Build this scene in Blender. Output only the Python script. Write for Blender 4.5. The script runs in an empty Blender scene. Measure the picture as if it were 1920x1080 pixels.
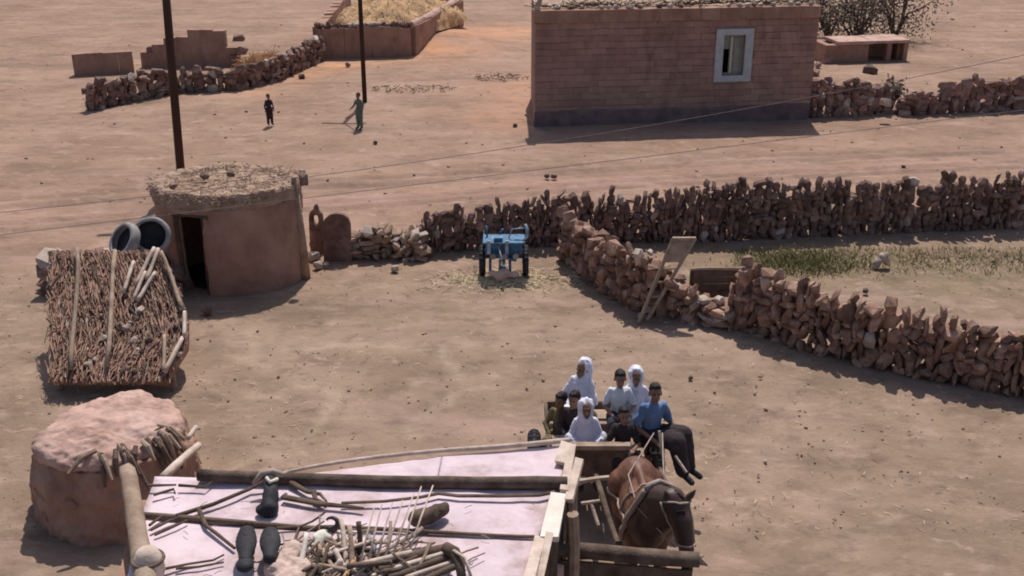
import bpy, bmesh, math, random
import numpy as np
from mathutils import Vector, Matrix, noise
R = math.radians
random.seed(7)
rng = np.random.default_rng(7)
scn = bpy.context.scene
col = scn.collection

# ---------------------------------------------------------------- camera, sky, sun, exposure
CAM_H, TILT, FPX = 8.0, R(22.3), 2000.0
cam_d = bpy.data.cameras.new('camera'); cam = bpy.data.objects.new('camera', cam_d); col.objects.link(cam)
cam.location = (0, 0, CAM_H); cam.rotation_euler = (math.pi / 2 - TILT, 0, 0)
cam_d.sensor_width = 36; cam_d.lens = FPX / 1920 * 36; cam_d.clip_end = 6000
scn.camera = cam
SHADOW = Vector((-0.21, -2.07, -3.56))
SUN_EL = math.atan2(3.56, math.hypot(.21, 2.07)); SUN_AZ = math.atan2(.21, 2.07)
w = bpy.data.worlds.new('World'); scn.world = w; w.use_nodes = True
nt = w.node_tree
sk = nt.nodes.new('ShaderNodeTexSky'); sk.sky_type = 'NISHITA'; sk.sun_disc = False
sk.sun_elevation = SUN_EL; sk.sun_rotation = SUN_AZ; sk.dust_density = 2.0
bg = nt.nodes['Background']; bg.inputs[1].default_value = 0.10
nt.links.new(sk.outputs[0], bg.inputs[0])
sl = bpy.data.lights.new('sun', 'SUN'); sun = bpy.data.objects.new('sun', sl); col.objects.link(sun)
sl.energy = 4.0; sl.angle = R(.6); sl.color = (1, .95, .88)
sun.rotation_euler = SHADOW.to_track_quat('-Z', 'Y').to_euler(); sun.location = (0, 0, 30)
scn.cycles.filter_width = 1.9
scn.view_settings.view_transform = 'Standard'; scn.view_settings.look = 'None'
scn.view_settings.exposure = 0.0; scn.view_settings.gamma = 1; scn.view_settings.use_curve_mapping = False

# survey: the photograph's pixels measured onto planes of the place
def ray(px, py):
    a, b = (px - 960) / FPX, (540 - py) / FPX
    c, s = math.cos(TILT), math.sin(TILT)
    return Vector((a, c + b * s, -s + b * c))
def at(px, py, z=0.0):
    r = ray(px, py); t = (z - CAM_H) / r.z
    return Vector((r.x * t, r.y * t, z))
def atd(px, py, d):
    r = ray(px, py); t = d / r.y
    return Vector((r.x * t, d, CAM_H + r.z * t))

# ---------------------------------------------------------------- materials
def mat(name, cols, scale=3.0, detail=6, bump=.25, bscale=None, rough=.9, rnd=0.0, stretch=(1, 1, 1), spec=.2, metal=0, bdist=.02, stain=None):
    m = bpy.data.materials.new(name); m.use_nodes = True
    n = m.node_tree.nodes; l = m.node_tree.links
    b = n['Principled BSDF']; b.inputs['Roughness'].default_value = rough
    b.inputs['Specular IOR Level'].default_value = spec; b.inputs['Metallic'].default_value = metal
    geo = n.new('ShaderNodeNewGeometry')
    mp = n.new('ShaderNodeMapping'); mp.inputs['Scale'].default_value = stretch
    l.new(geo.outputs['Position'], mp.inputs['Vector'])
    tx = n.new('ShaderNodeTexNoise'); tx.inputs['Scale'].default_value = scale; tx.inputs['Detail'].default_value = detail
    tx.inputs['Roughness'].default_value = .6
    l.new(mp.outputs[0], tx.inputs['Vector'])
    rp = n.new('ShaderNodeValToRGB'); e = rp.color_ramp.elements
    k = len(cols)
    for i in range(k - 2): e.new(.5)
    for i, c in enumerate(cols):
        e[i].position = .3 + .4 * i / max(1, k - 1); e[i].color = (*c, 1)
    l.new(tx.outputs['Fac'], rp.inputs['Fac'])
    out = rp.outputs['Color']
    if rnd:
        oi = n.new('ShaderNodeObjectInfo')
        ad = n.new('ShaderNodeMath'); ad.operation = 'ADD'
        l.new(oi.outputs['Random'], ad.inputs[0]); l.new(geo.outputs['Random Per Island'], ad.inputs[1])
        fr = n.new('ShaderNodeMath'); fr.operation = 'FRACT'; l.new(ad.outputs[0], fr.inputs[0])
        mr = n.new('ShaderNodeMapRange'); mr.inputs['To Min'].default_value = 1 - rnd; mr.inputs['To Max'].default_value = 1 + rnd
        l.new(fr.outputs[0], mr.inputs['Value'])
        hs = n.new('ShaderNodeHueSaturation')
        l.new(mr.outputs[0], hs.inputs['Value']); l.new(out, hs.inputs['Color']); out = hs.outputs[0]
    if stain:          # weather stains: (scale, strength)
        m2 = n.new('ShaderNodeMapping'); m2.inputs['Scale'].default_value = (1, 1, .3); l.new(geo.outputs['Position'], m2.inputs['Vector'])
        t3 = n.new('ShaderNodeTexNoise'); t3.inputs['Scale'].default_value = stain[0]; t3.inputs['Detail'].default_value = 8; t3.inputs['Roughness'].default_value = .65; l.new(m2.outputs[0], t3.inputs['Vector'])
        r3 = n.new('ShaderNodeMapRange'); r3.inputs['From Min'].default_value = .48; r3.inputs['From Max'].default_value = .68; r3.inputs['To Max'].default_value = stain[1]; l.new(t3.outputs['Fac'], r3.inputs['Value'])
        x3 = n.new('ShaderNodeMix'); x3.data_type = 'RGBA'; l.new(r3.outputs[0], x3.inputs[0]); l.new(out, x3.inputs[6]); x3.inputs[7].default_value = (.13, .075, .062, 1); out = x3.outputs[2]
    l.new(out, b.inputs['Base Color'])
    if bump:
        t2 = n.new('ShaderNodeTexNoise'); t2.inputs['Scale'].default_value = bscale or scale * 6; t2.inputs['Detail'].default_value = 5
        l.new(mp.outputs[0], t2.inputs['Vector'])
        bp = n.new('ShaderNodeBump'); bp.inputs['Strength'].default_value = bump; bp.inputs['Distance'].default_value = bdist
        l.new(t2.outputs['Fac'], bp.inputs['Height']); l.new(bp.outputs[0], b.inputs['Normal'])
    return m

M = dict(
    brick=mat('adobe_brick', [(.25, .148, .125), (.355, .222, .182), (.46, .30, .24)], .9, bump=.5, bscale=22, rnd=.12, stretch=(1, 1, .35), stain=(.9, .75)),
    base_band=mat('dark_base_band', [(.125, .085, .088), (.18, .125, .125), (.23, .165, .16)], 2.5, bump=.5, bscale=18, stain=(1.2, .5)),
    mortar=mat('mud_mortar', [(.27, .16, .13), (.38, .24, .19)], 2.5, bump=.5, bscale=18),
    mud=mat('mud_plaster', [(.27, .155, .115), (.36, .21, .155), (.42, .26, .20)], 1.6, bump=.6, bscale=14, bdist=.03, stain=(1.6, .5)),
    mudroof=mat('mud_roof', [(.25, .165, .115), (.36, .245, .18), (.45, .315, .24)], 3.0, bump=.8, bscale=20, bdist=.04),
    pinkmud=mat('pale_pink_mud', [(.36, .22, .175), (.50, .32, .265), (.60, .41, .345)], 2.4, bump=.8, bscale=16, stain=(2.2, .45)),
    stone=mat('field_stone', [(.125, .075, .062), (.22, .135, .11), (.35, .23, .185)], 5, bump=.8, bscale=30, rnd=.32),
    redstone=mat('reddish_stone', [(.16, .095, .08), (.265, .155, .128), (.41, .27, .222)], 5, bump=.8, bscale=30, rnd=.34),
    orangestone=mat('ochre_brown_stone', [(.17, .095, .07), (.29, .17, .125), (.45, .295, .23)], 5, bump=.8, bscale=30, rnd=.34),
    pale=mat('pale_stone', [(.36, .27, .22), (.54, .44, .38)], 5, bump=.6, rnd=.2),
    darkstone=mat('dark_stone', [(.09, .06, .05), (.16, .11, .09)], 4, bump=.4, rnd=.2),
    beamwood=mat('brown_beam', [(.06, .04, .032), (.12, .083, .064), (.19, .135, .105)], 5, bump=.5, bscale=40, rnd=.12),
    wood=mat('weathered_wood', [(.22, .15, .11), (.33, .24, .18), (.42, .32, .25)], 5, bump=.4, bscale=40, rnd=.15, stretch=(1, 1, 1)),
    darkwood=mat('dark_wood', [(.07, .048, .036), (.13, .09, .068), (.18, .13, .10)], 5, bump=.4, bscale=40, rnd=.15),
    palewood=mat('peeled_pale_wood', [(.38, .28, .22), (.55, .43, .355), (.68, .56, .48)], 5, bump=.4, bscale=30, rnd=.1),
    whitewood=mat('whitewashed_board', [(.64, .56, .48), (.78, .72, .65)], 6, bump=.3, bscale=40),
    polewood=mat('tarred_pole', [(.045, .024, .018), (.085, .045, .032)], 4, bump=.3, stretch=(1, 1, .15)),
    limewash=mat('pinkish_limewash', [(.38, .27, .25), (.65, .51, .55), (.71, .575, .625)], 2.0, detail=12, bump=.6, bscale=7, rough=.85, stain=(1.5, .16), bdist=.03),
    straw=mat('straw', [(.44, .25, .125), (.60, .36, .19), (.70, .47, .29)], 3, bump=.8, bscale=25, bdist=.05, rnd=.15),
    strawbits=mat('loose_straw', [(.55, .44, .28), (.70, .58, .40)], 3, bump=0, rnd=.25),
    grass=mat('dry_green_grass', [(.12, .115, .045), (.21, .19, .08), (.30, .25, .13)], 3, bump=0, rnd=.35),
    leaf=mat('dusty_leaves', [(.085, .065, .048), (.15, .115, .085), (.23, .18, .14)], 4, bump=0, rnd=.4),
    bark=mat('bark', [(.08, .055, .04), (.15, .10, .08)], 8, bump=.5),
    black=mat('black_rubber', [(.022, .021, .024), (.05, .047, .052)], 6, bump=.3, rough=.7),
    grey=mat('grey_metal', [(.22, .20, .20), (.40, .36, .36)], 6, bump=.15, rough=.6),
    frame=mat('grey_white_paint', [(.38, .40, .42), (.50, .52, .53)], 5, bump=.15, rough=.8),
    shutter=mat('dusty_grey_board', [(.24, .25, .22), (.34, .33, .30)], 5, bump=.2),
    cream=mat('cream_paint', [(.52, .46, .36), (.60, .54, .44)], 5, bump=.2),
    blue=mat('worn_blue_paint', [(.07, .07, .07), (.035, .15, .28), (.12, .26, .40)], 9, bump=.2, rough=.55, spec=.4),
    paleblue=mat('faded_pale_blue_paint', [(.16, .24, .32), (.46, .56, .64)], 9, bump=.2, rough=.6),
    hide=mat('chestnut_hide', [(.085, .034, .022), (.15, .062, .036), (.23, .11, .07)], 3.5, bump=.15, bscale=60, rough=.5, spec=.35),
    darkhide=mat('dark_bay_hair', [(.022, .013, .012), (.05, .03, .024)], 8, bump=.4, bscale=50, rough=.7),
    leather=mat('harness_leather', [(.28, .21, .17), (.44, .35, .30)], 8, bump=.2, rough=.6),
    skin=mat('brown_skin', [(.20, .105, .07), (.26, .145, .10)], 12, bump=.06, rough=.55, spec=.35),
    skin2=mat('tan_skin', [(.24, .13, .09), (.30, .17, .12)], 12, bump=.06, rough=.55, spec=.35),
    hair=mat('black_hair', [(.012, .009, .008), (.03, .022, .018)], 20, bump=.4, bscale=90, rough=.6),
    eye=mat('eye_dark', [(.01, .008, .008), (.02, .015, .012)], 5, bump=0, rough=.2, spec=.5),
    lip=mat('lips', [(.16, .06, .05), (.2, .08, .065)], 5, bump=0, rough=.5),
    veil=mat('white_cotton', [(.64, .62, .74), (.80, .78, .86)], 6, bump=.3, bscale=24),
    whiteshirt=mat('white_shirt', [(.56, .58, .60), (.72, .73, .75)], 6, bump=.3, bscale=24),
    blueshirt=mat('sky_blue_shirt', [(.09, .155, .29), (.17, .26, .42)], 5, bump=.3, bscale=24),
    olive=mat('olive_cloth', [(.13, .11, .055), (.20, .17, .09)], 6, bump=.3, bscale=24),
    darkcloth=mat('dark_brown_cloth', [(.03, .022, .024), (.06, .044, .046)], 6, bump=.3, bscale=24),
    navy=mat('navy_cloth', [(.028, .026, .038), (.05, .046, .062)], 6, bump=.3, bscale=24),
    greencloth=mat('grey_green_cloth', [(.10, .13, .12), (.16, .19, .17)], 6, bump=.3, bscale=24),
    sack=mat('pink_sackcloth', [(.50, .36, .31), (.64, .48, .42)], 8, bump=.5, bscale=40),
    bone=mat('bleached_bone', [(.62, .57, .46), (.78, .74, .64)], 8, bump=.2),
    horn=mat('horn', [(.07, .055, .05), (.14, .11, .09)], 14, bump=.4, bscale=60, rough=.5),
    wire=mat('wire', [(.26, .19, .17), (.34, .26, .23)], 5, bump=0, rough=.5),
    darkin=mat('dark_interior', [(.03, .025, .024), (.06, .048, .044)], 4, bump=.3),
)

# ---------------------------------------------------------------- building helpers
def org(o):
    v = Vector((0, 0, 0))
    while o is not None: v += o.location; o = o.parent
    return v
def tag(o, label=None, cat=None, group=None, kind=None):
    if label: o['label'] = label
    if cat: o['category'] = cat
    if group: o['group'] = group
    if kind: o['kind'] = kind
    return o
def thing(name, loc, label, cat, group=None):
    o = bpy.data.objects.new(name, None); col.objects.link(o); o.location = loc; o.empty_display_size = .1
    return tag(o, label, cat, group)
def add(name, mesh, parent, world=None):
    o = bpy.data.objects.new(name, mesh); col.objects.link(o)
    if parent is not None: o.parent = parent
    if world is not None: o.location = Vector(world) - (org(parent) if parent else Vector())
    return o
class MB:
    def __init__(s): s.v = []; s.f = []
    def mesh(s, vs, fs):
        b = len(s.v); s.v += [Vector(p) for p in vs]; s.f += [tuple(i + b for i in f) for f in fs]; return s
    def obox(s, c, u, v, w_, jit=0.0):
        c, u, v, w_ = Vector(c), Vector(u), Vector(v), Vector(w_)
        if u.cross(v).dot(w_) < 0: u = -u
        vs = [c + u * a + v * b + w_ * d + Vector((random.uniform(-jit, jit), random.uniform(-jit, jit), random.uniform(-jit, jit)))
              for a, b, d in ((-1, -1, -1), (1, -1, -1), (1, 1, -1), (-1, 1, -1), (-1, -1, 1), (1, -1, 1), (1, 1, 1), (-1, 1, 1))]
        return s.mesh(vs, [(3, 2, 1, 0), (4, 5, 6, 7), (0, 1, 5, 4), (1, 2, 6, 5), (2, 3, 7, 6), (3, 0, 4, 7)])
    def box(s, x0, x1, y0, y1, z0, z1, jit=0.0):
        return s.obox(((x0 + x1) / 2, (y0 + y1) / 2, (z0 + z1) / 2), ((x1 - x0) / 2, 0, 0), (0, (y1 - y0) / 2, 0), (0, 0, (z1 - z0) / 2), jit)
    def tube(s, pts, r, n=8, wob=0.0):
        pts = [Vector(p) for p in pts]
        rs = r if isinstance(r, (list, tuple)) else [r] * len(pts)
        rings = []; prev = None
        for i, p in enumerate(pts):
            t = (pts[min(i + 1, len(pts) - 1)] - pts[max(i - 1, 0)]).normalized()
            if prev is None:
                a = t.orthogonal().normalized()
            else:
                a = (prev - t * prev.dot(t)); a = a.normalized() if a.length > 1e-6 else t.orthogonal().normalized()
            prev = a; b = t.cross(a)
            rings.append([p + (a * math.cos(2 * math.pi * k / n) + b * math.sin(2 * math.pi * k / n)) * rs[i] * (1 + random.uniform(-wob, wob)) for k in range(n)])
        vs = [q for rg in rings for q in rg]; fs = []
        for i in range(len(pts) - 1):
            for k in range(n):
                fs.append((i * n + k, i * n + (k + 1) % n, (i + 1) * n + (k + 1) % n, (i + 1) * n + k))
        fs.append(tuple(reversed(range(n)))); fs.append(tuple(range((len(pts) - 1) * n, len(pts) * n)))
        return s.mesh(vs, fs)
    def pole(s, a, b, r0, r1=None, n=8, bend=.02, seg=6, wob=.06):
        a, b = Vector(a), Vector(b); r1 = r0 if r1 is None else r1
        L = (b - a).length; ph = random.uniform(0, 6)
        off = (b - a).normalized().orthogonal()
        pts = [a.lerp(b, i / seg) + off * (bend * L * math.sin(ph + 3.1 * i / seg) if 0 < i < seg else 0) * .5 + Vector((0, 0, bend * L * .4 * math.sin(ph * 2 + 5 * i / seg))) for i in range(seg + 1)]
        return s.tube(pts, [r0 + (r1 - r0) * i / seg for i in range(seg + 1)], n, wob)
    def ell(s, c, r, n=14, m=9, rot=None):
        c = Vector(c); vs = [Vector((0, 0, 1))]
        for i in range(1, m):
            a = math.pi * i / m
            for k in range(n):
                b = 2 * math.pi * k / n; vs.append(Vector((math.sin(a) * math.cos(b), math.sin(a) * math.sin(b), math.cos(a))))
        vs.append(Vector((0, 0, -1)))
        vs = [Vector((p.x * r[0], p.y * r[1], p.z * r[2])) for p in vs]
        if rot is not None: vs = [rot @ p for p in vs]
        fs = [(0, 1 + k, 1 + (k + 1) % n) for k in range(n)]
        for i in range(m - 2):
            for k in range(n):
                fs.append((1 + i * n + k, 1 + (i + 1) * n + k, 1 + (i + 1) * n + (k + 1) % n, 1 + i * n + (k + 1) % n))
        e = len(vs) - 1
        fs += [(1 + (m - 2) * n + k, e, 1 + (m - 2) * n + (k + 1) % n) for k in range(n)]
        return s.mesh([p + c for p in vs], fs)
    def cap(s, a, b, ra, rb, n=12):
        s.ell(a, (ra,) * 3, n, 8); s.ell(b, (rb,) * 3, n, 8)
        if (Vector(a) - Vector(b)).length > 1e-4: s.tube([a, b], [ra, rb], n)
        return s
    def chain(s, pts, rs, n=12):
        for i in range(len(pts) - 1): s.cap(pts[i], pts[i + 1], rs[i], rs[i + 1], n)
        return s
    def lathe(s, c, prof, n=24, a0=0, a1=2 * math.pi, wob=0):
        c = Vector(c); full = abs(a1 - a0 - 2 * math.pi) < 1e-6; k = n if full else n + 1
        vs = []
        for r, z in prof:
            for i in range(k):
                a = a0 + (a1 - a0) * i / n
                q = 1 + wob * noise.noise(Vector((math.cos(a) * 2, math.sin(a) * 2, z * 2)) + c)
                vs.append(c + Vector((r * q * math.cos(a), r * q * math.sin(a), z)))
        fs = []
        for j in range(len(prof) - 1):
            for i in range(n if full else n):
                i2 = (i + 1) % k
                fs.append((j * k + i, j * k + i2, (j + 1) * k + i2, (j + 1) * k + i))
        return s.mesh(vs, fs)
    def data(s, name, m, origin=(0, 0, 0), smooth=False):
        o = Vector(origin); me = bpy.data.meshes.new(name)
        me.from_pydata([p - o for p in s.v], [], s.f); me.materials.append(m); me.update()
        if smooth: me.polygons.foreach_set('use_smooth', [True] * len(me.polygons))
        return me
    def build(s, name, m, parent=None, smooth=False, base=None):
        if parent is None:
            base = Vector(base) if base is not None else Vector((sum(p.x for p in s.v) / len(s.v), sum(p.y for p in s.v) / len(s.v), min(p.z for p in s.v)))
            o = add(name, s.data(name, m, base, smooth), None); o.location = base; return o
        return add(name, s.data(name, m, org(parent), smooth), parent)
def bake(o, mods):
    """apply a list of (type, settings) modifiers to o"""
    for t, st in mods:
        md = o.modifiers.new(t.lower(), t)
        for k, v in st.items(): setattr(md, k, v)
    dg = bpy.context.evaluated_depsgraph_get()
    me = bpy.data.meshes.new_from_object(o.evaluated_get(dg))
    old = o.data; o.modifiers.clear(); nm = old.name; o.data = me; bpy.data.meshes.remove(old); me.name = nm
    me.polygons.foreach_set('use_smooth', [True] * len(me.polygons))
    return o
def blob(mb, name, m, parent, vox=.012, sm=6, dec=.5):
    o = mb.build(name, m, parent)
    mods = [('REMESH', dict(mode='VOXEL', voxel_size=vox)), ('SMOOTH', dict(iterations=sm, factor=.5))]
    if dec < 1: mods.append(('DECIMATE', dict(ratio=dec)))
    return bake(o, mods)
def rough(o, amp, sc=2.0, octv=3):
    me = o.data; n = len(me.vertices); co = np.empty(n * 3); me.vertices.foreach_get('co', co); co = co.reshape(-1, 3)
    nr = np.empty(n * 3); me.vertices.foreach_get('normal', nr); nr = nr.reshape(-1, 3); of = org(o)
    for i in range(n):
        p = Vector(co[i]) + of
        co[i] += nr[i] * (amp * noise.fractal(p * sc, 1.0, 2.0, octv))
    me.vertices.foreach_set('co', co.ravel()); me.update(); return o

def folds(o, amp, fr):
    """hanging folds: ridges that run down the cloth"""
    for v in o.data.vertices:
        k = noise.noise(Vector((v.co.x * fr * 1.6, v.co.y * fr * 1.6, v.co.z * fr * .22)) + o.parent.location)
        v.co += v.normal * (amp * (1 - abs(k) * 3))
    o.data.update(); return o
# stones and bricks: a few shapes, shared by all copies
def hull(n, boxy, seed):
    rr = random.Random(seed); bm = bmesh.new()
    for i in range(n):
        z = 1 - 2 * (i + .5) / n; a = i * 2.4 + rr.uniform(-.7, .7); q = math.sqrt(1 - z * z)
        p = Vector((q * math.cos(a), q * math.sin(a), z)) * rr.uniform(.78, 1.12)
        p = Vector([math.copysign(abs(c) ** boxy, c) for c in p]) * .5
        bm.verts.new(p)
    res = bmesh.ops.convex_hull(bm, input=bm.verts)
    bmesh.ops.delete(bm, geom=[g for g in res['geom_interior'] if isinstance(g, bmesh.types.BMVert)], context='VERTS')
    bm.verts.index_update()
    out = ([v.co.copy() for v in bm.verts], [tuple(v.index for v in f.verts) for f in bm.faces]); bm.free(); return out
HULLS = [hull(12 + s % 4, (.5, .6, .72, .85)[s % 4], s) for s in range(12)]
SM = {}
def stone_mesh(k, m):
    if (k, m.name) not in SM:
        SM[(k, m.name)] = MB().mesh(*HULLS[k]).data('stone', m)
    return SM[(k, m.name)]
def put_stone(parent, p, size, rot, m, name='stone'):
    o = add(name, stone_mesh(random.randrange(12), m), parent, p)
    o.scale = size; o.rotation_euler = rot; return o
def hull_into(mb, p, size, rot):
    vs, fs = HULLS[random.randrange(12)]
    mt = Matrix.Translation(p) @ rot.to_matrix().to_4x4() @ Matrix.Diagonal((*size, 1)) if hasattr(rot, 'to_matrix') else Matrix.Translation(p)
    mb.mesh([mt @ v for v in vs], fs)
from mathutils import Euler

def stone_wall(label, path, hts, thick=.35, sw=.3, sh=.2, name='stone_wall', m='stone', pale=.07, spiky=0.0, upright=.5, coreh=.86, foot=0.0, group=None):
    """loose dry-stone wall; foot: the path was surveyed at the edge of the wall's own shadow, that share of its height in front of it"""
    path = [Vector(p) for p in path]
    if foot:
        path = [p + Vector((0, foot * h, 0)) for p, h in zip(path, hts)]; hts = [h / (1 + .42 * foot) for h in hts]
    t = thing(name, path[0], label, 'wall', group)
    L = [0]
    for a, b in zip(path, path[1:]): L.append(L[-1] + (b - a).length)
    def pos(s):
        for i in range(len(path) - 1):
            if s <= L[i + 1] or i == len(path) - 2:
                f = (s - L[i]) / (L[i + 1] - L[i]); d = (path[i + 1] - path[i]).normalized()
                return path[i].lerp(path[i + 1], f), d, hts[i] + (hts[i + 1] - hts[i]) * f
    back = MB(); extra = MB(); face = []
    s = -.3 * sw; seed_ = random.uniform(0, 50)
    while s < L[-1] + .2 * sw:          # built up in ragged columns of unequal stones
        wd = sw * random.choice((.55, .7, .85, 1.0, 1.25, 1.5)) * random.uniform(.85, 1.15)
        sc = min(max(s + wd / 2, 0), L[-1]); p, d, H = pos(sc); ang = math.atan2(d.y, d.x)
        nrm = Vector((d.y, -d.x, 0))
        if nrm.dot(-p) < 0: nrm = -nrm
        H2 = H * (1 + .13 * noise.noise(Vector((sc * 1.3, seed_, 0))) + .10 * noise.noise(Vector((sc * 4.3, seed_, 5)))) + random.gauss(0, .03)
        z = -.04 - random.uniform(0, .08)
        while z < H2:
            up_ = random.random() < upright
            h = sh * (random.uniform(1.0, 1.9) if up_ else random.uniform(.5, 1.0)); ww = wd * (random.uniform(.75, 1.0) if up_ else random.uniform(1.0, 1.45))
            top = z + h >= H2
            if top:
                if random.random() < spiky: h = sh * random.uniform(.9, 1.6); ww = wd * random.uniform(.55, .9)
                elif z + h * .45 > H2: break
            off = random.gauss(0, thick * .10); zc = z + h / 2
            ro = Euler((random.gauss(0, .22), random.gauss(0, .26), ang + random.gauss(0, .35)))
            face.append((p + d * random.gauss(0, wd * .12) + nrm * (thick * .20 + off) + Vector((0, 0, zc)), (ww * 1.12, thick * random.uniform(.5, .9), h * 1.22), ro, random.random() < pale * (2.2 if top else 1)))
            if zc < H2 * coreh and random.random() < .85:
                hull_into(back, p - nrm * (thick * .30 + random.gauss(0, .03)) + Vector((0, 0, zc)), (ww * 1.2, thick * random.uniform(.5, .8), h * 1.25), Euler((random.gauss(0, .2), random.gauss(0, .25), ang + random.gauss(0, .3))))
            z += h * random.uniform(.80, .98)
        s += wd * .93
    face.sort(key=lambda q: -q[1][0] * q[1][2] / (q[0].y ** 2) * (1 if abs(q[0].x) < .53 * q[0].y else .2))
    for i, (pp, sz, ro, pl) in enumerate(face):
        if i < 296: put_stone(t, pp, sz, ro, M['pale'] if pl else M[m])
        else: hull_into(extra, pp, sz, ro)
    if back.v: tag(back.build('rubble_fill', M[m], t), kind='stuff')
    if extra.v: tag(extra.build('rubble_face', M[m], t), kind='stuff')
    return t

# ---------------------------------------------------------------- ground
def seg_dist(X, Y, pts):
    D = np.full(X.shape, 1e9)
    for a, b in zip(pts, pts[1:]):
        ax, ay, bx, by = a[0], a[1], b[0], b[1]; dx, dy = bx - ax, by - ay
        t = np.clip(((X - ax) * dx + (Y - ay) * dy) / (dx * dx + dy * dy), 0, 1)
        D = np.minimum(D, np.hypot(X - ax - t * dx, Y - ay - t * dy))
    return D
def axis(segs):
    out = []
    for a, b, st in segs: out += list(np.arange(a, b, st))
    return np.array(out + [segs[-1][1]])
ys = axis([(-60, 0, 10), (0, 6, 1), (6, 30, .11), (30, 70, .3), (70, 150, 2), (150, 600, 30), (600, 3000, 300)])
xp = axis([(0, 14, .12), (14, 40, .4), (40, 120, 4), (120, 600, 40), (600, 3000, 400)])
xs = np.concatenate([-xp[::-1][:-1], xp])
X, Y = np.meshgrid(xs, ys)
def gz(x, y):
    v = Vector((x, y, 0))
    return .05 * noise.noise(v * .23) + .022 * noise.noise(v * 1.1 + Vector((7, 0, 0))) + .012 * noise.noise(v * 3.3) - .03
Z = np.zeros(X.shape)
for i in range(X.shape[0]):
    for j in range(X.shape[1]):
        if abs(X[i, j]) < 45 and 5 < Y[i, j] < 75: Z[i, j] = gz(X[i, j], Y[i, j])
P2 = lambda px, py: tuple(at(px, py))[:2]
# worn tracks and rut hollows in the yard
rut1 = seg_dist(X, Y, [P2(380, 640), P2(520, 690), P2(640, 740), P2(560, 830), P2(430, 870)])
rut2 = seg_dist(X, Y, [P2(470, 620), P2(480, 660), P2(640, 640), P2(820, 650), P2(870, 720), P2(760, 800)])
Z -= .02 * np.exp(-(rut1 / .12) ** 2) + .015 * np.exp(-(rut2 / .14) ** 2)
trk = []
for off in (0, 15, 44, 58):
    trk.append(seg_dist(X, Y, [P2(-300, 392 + off), P2(300, 352 + off), P2(760, 330 + off * .9), P2(1200, 300 + off * .8), P2(2200, 262 + off * .6)]))
for D in trk: Z -= .035 * np.exp(-(D / .13) ** 2) * (1 + .0 * D); Z += .018 * np.exp(-((D - .27) / .10) ** 2)
trod = sum(np.exp(-(D / .16) ** 2) for D in trk)
path_ = np.exp(-(seg_dist(X, Y, [P2(385, 600), P2(520, 640), P2(800, 640), P2(1100, 610), P2(1340, 640)]) / .45) ** 2) + np.exp(-(seg_dist(X, Y, [P2(400, 610), P2(640, 760), P2(900, 800), P2(1040, 780)]) / .4) ** 2) + np.exp(-(seg_dist(X, Y, [P2(1290, 1000), P2(1420, 860), P2(1500, 760), P2(1420, 690), P2(1345, 640)]) / .5) ** 2) + .8 * np.exp(-(seg_dist(X, Y, [P2(700, 240), P2(860, 250), P2(990, 290), P2(1500, 300)]) / .8) ** 2)
for k in range(420):      # hoof and foot prints along the paths and round the horse
    if k % 3: ax_, ay_ = P2(random.gauss(1400, 90), random.uniform(650, 1040))
    else: ax_, ay_ = P2(random.uniform(380, 1300), random.gauss(690, 70))
    j0, j1 = np.searchsorted(xs, (ax_ - .5, ax_ + .5)); i0, i1 = np.searchsorted(ys, (ay_ - .5, ay_ + .5))
    Z[i0:i1, j0:j1] -= .028 * np.exp(-(((X[i0:i1, j0:j1] - ax_) / .09) ** 2 + ((Y[i0:i1, j0:j1] - ay_) / .11) ** 2))
# straw and dust heap under the blue machine, spoil beside the far enclosure
hx, hy = P2(945, 525); Z += .06 * np.exp(-(((X - hx) / .75) ** 2 + ((Y - hy) / .3) ** 2))
sx, sy = P2(850, 78); Z += .5 * np.exp(-(((X - sx) / 2.2) ** 2 + ((Y - sy) / 2.6) ** 2))
nv = X.size; idx = np.arange(nv).reshape(X.shape)
quads = np.stack([idx[:-1, :-1], idx[:-1, 1:], idx[1:, 1:], idx[1:, :-1]], -1).reshape(-1, 4)
gm = bpy.data.meshes.new('ground'); gm.from_pydata(np.stack([X, Y, Z], -1).reshape(-1, 3).tolist(), [], quads.tolist())
gm.polygons.foreach_set('use_smooth', [True] * len(gm.polygons))
sig = lambda v: 1 / (1 + np.exp(-v))
wallY = np.interp(X, [p[0] for p in (P2(500, 520), P2(800, 480), P2(1050, 472), P2(1300, 462), P2(1676, 450), P2(1990, 440))],
                  [p[1] for p in (P2(500, 520), P2(800, 480), P2(1050, 472), P2(1300, 462), P2(1676, 450), P2(1990, 440))])
yard = sig((wallY - Y) / .5)
orange = np.exp(-((seg_dist(X, Y, [P2(800, 95), P2(880, 70), P2(960, 60)]) / 2.6) ** 2)) + .8 * np.exp(-(seg_dist(X, Y, [P2(470, 165), P2(560, 140), P2(640, 118)]) / 1.3) ** 2) + .45 * np.exp(-(seg_dist(X, Y, [P2(960, 220), P2(985, 150)]) / 1.6) ** 2)
track = np.exp(-((seg_dist(X, Y, [P2(-300, 420), P2(244, 400), P2(600, 385), P2(900, 355), P2(1300, 325), P2(2200, 290)]) / 1.1) ** 2)) + .7 * np.exp(-(seg_dist(X, Y, [P2(600, 10), P2(1000, 60), P2(930, 130), P2(1000, 230)]) / 3.0) ** 2)
garden = np.exp(-(seg_dist(X, Y, [P2(1420, 500), P2(1560, 500), P2(1900, 505)]) / 1.6) ** 2)
pale = np.exp(-(rut1 / .10) ** 2) + np.exp(-(rut2 / .12) ** 2) + 1.2 * np.exp(-(((X - hx) / .8) ** 2 + ((Y - hy) / .28) ** 2))
def attr(name, A):
    a = gm.attributes.new(name, 'FLOAT', 'POINT'); a.data.foreach_set('value', np.clip(A, 0, 1).ravel().astype(np.float32))
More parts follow.
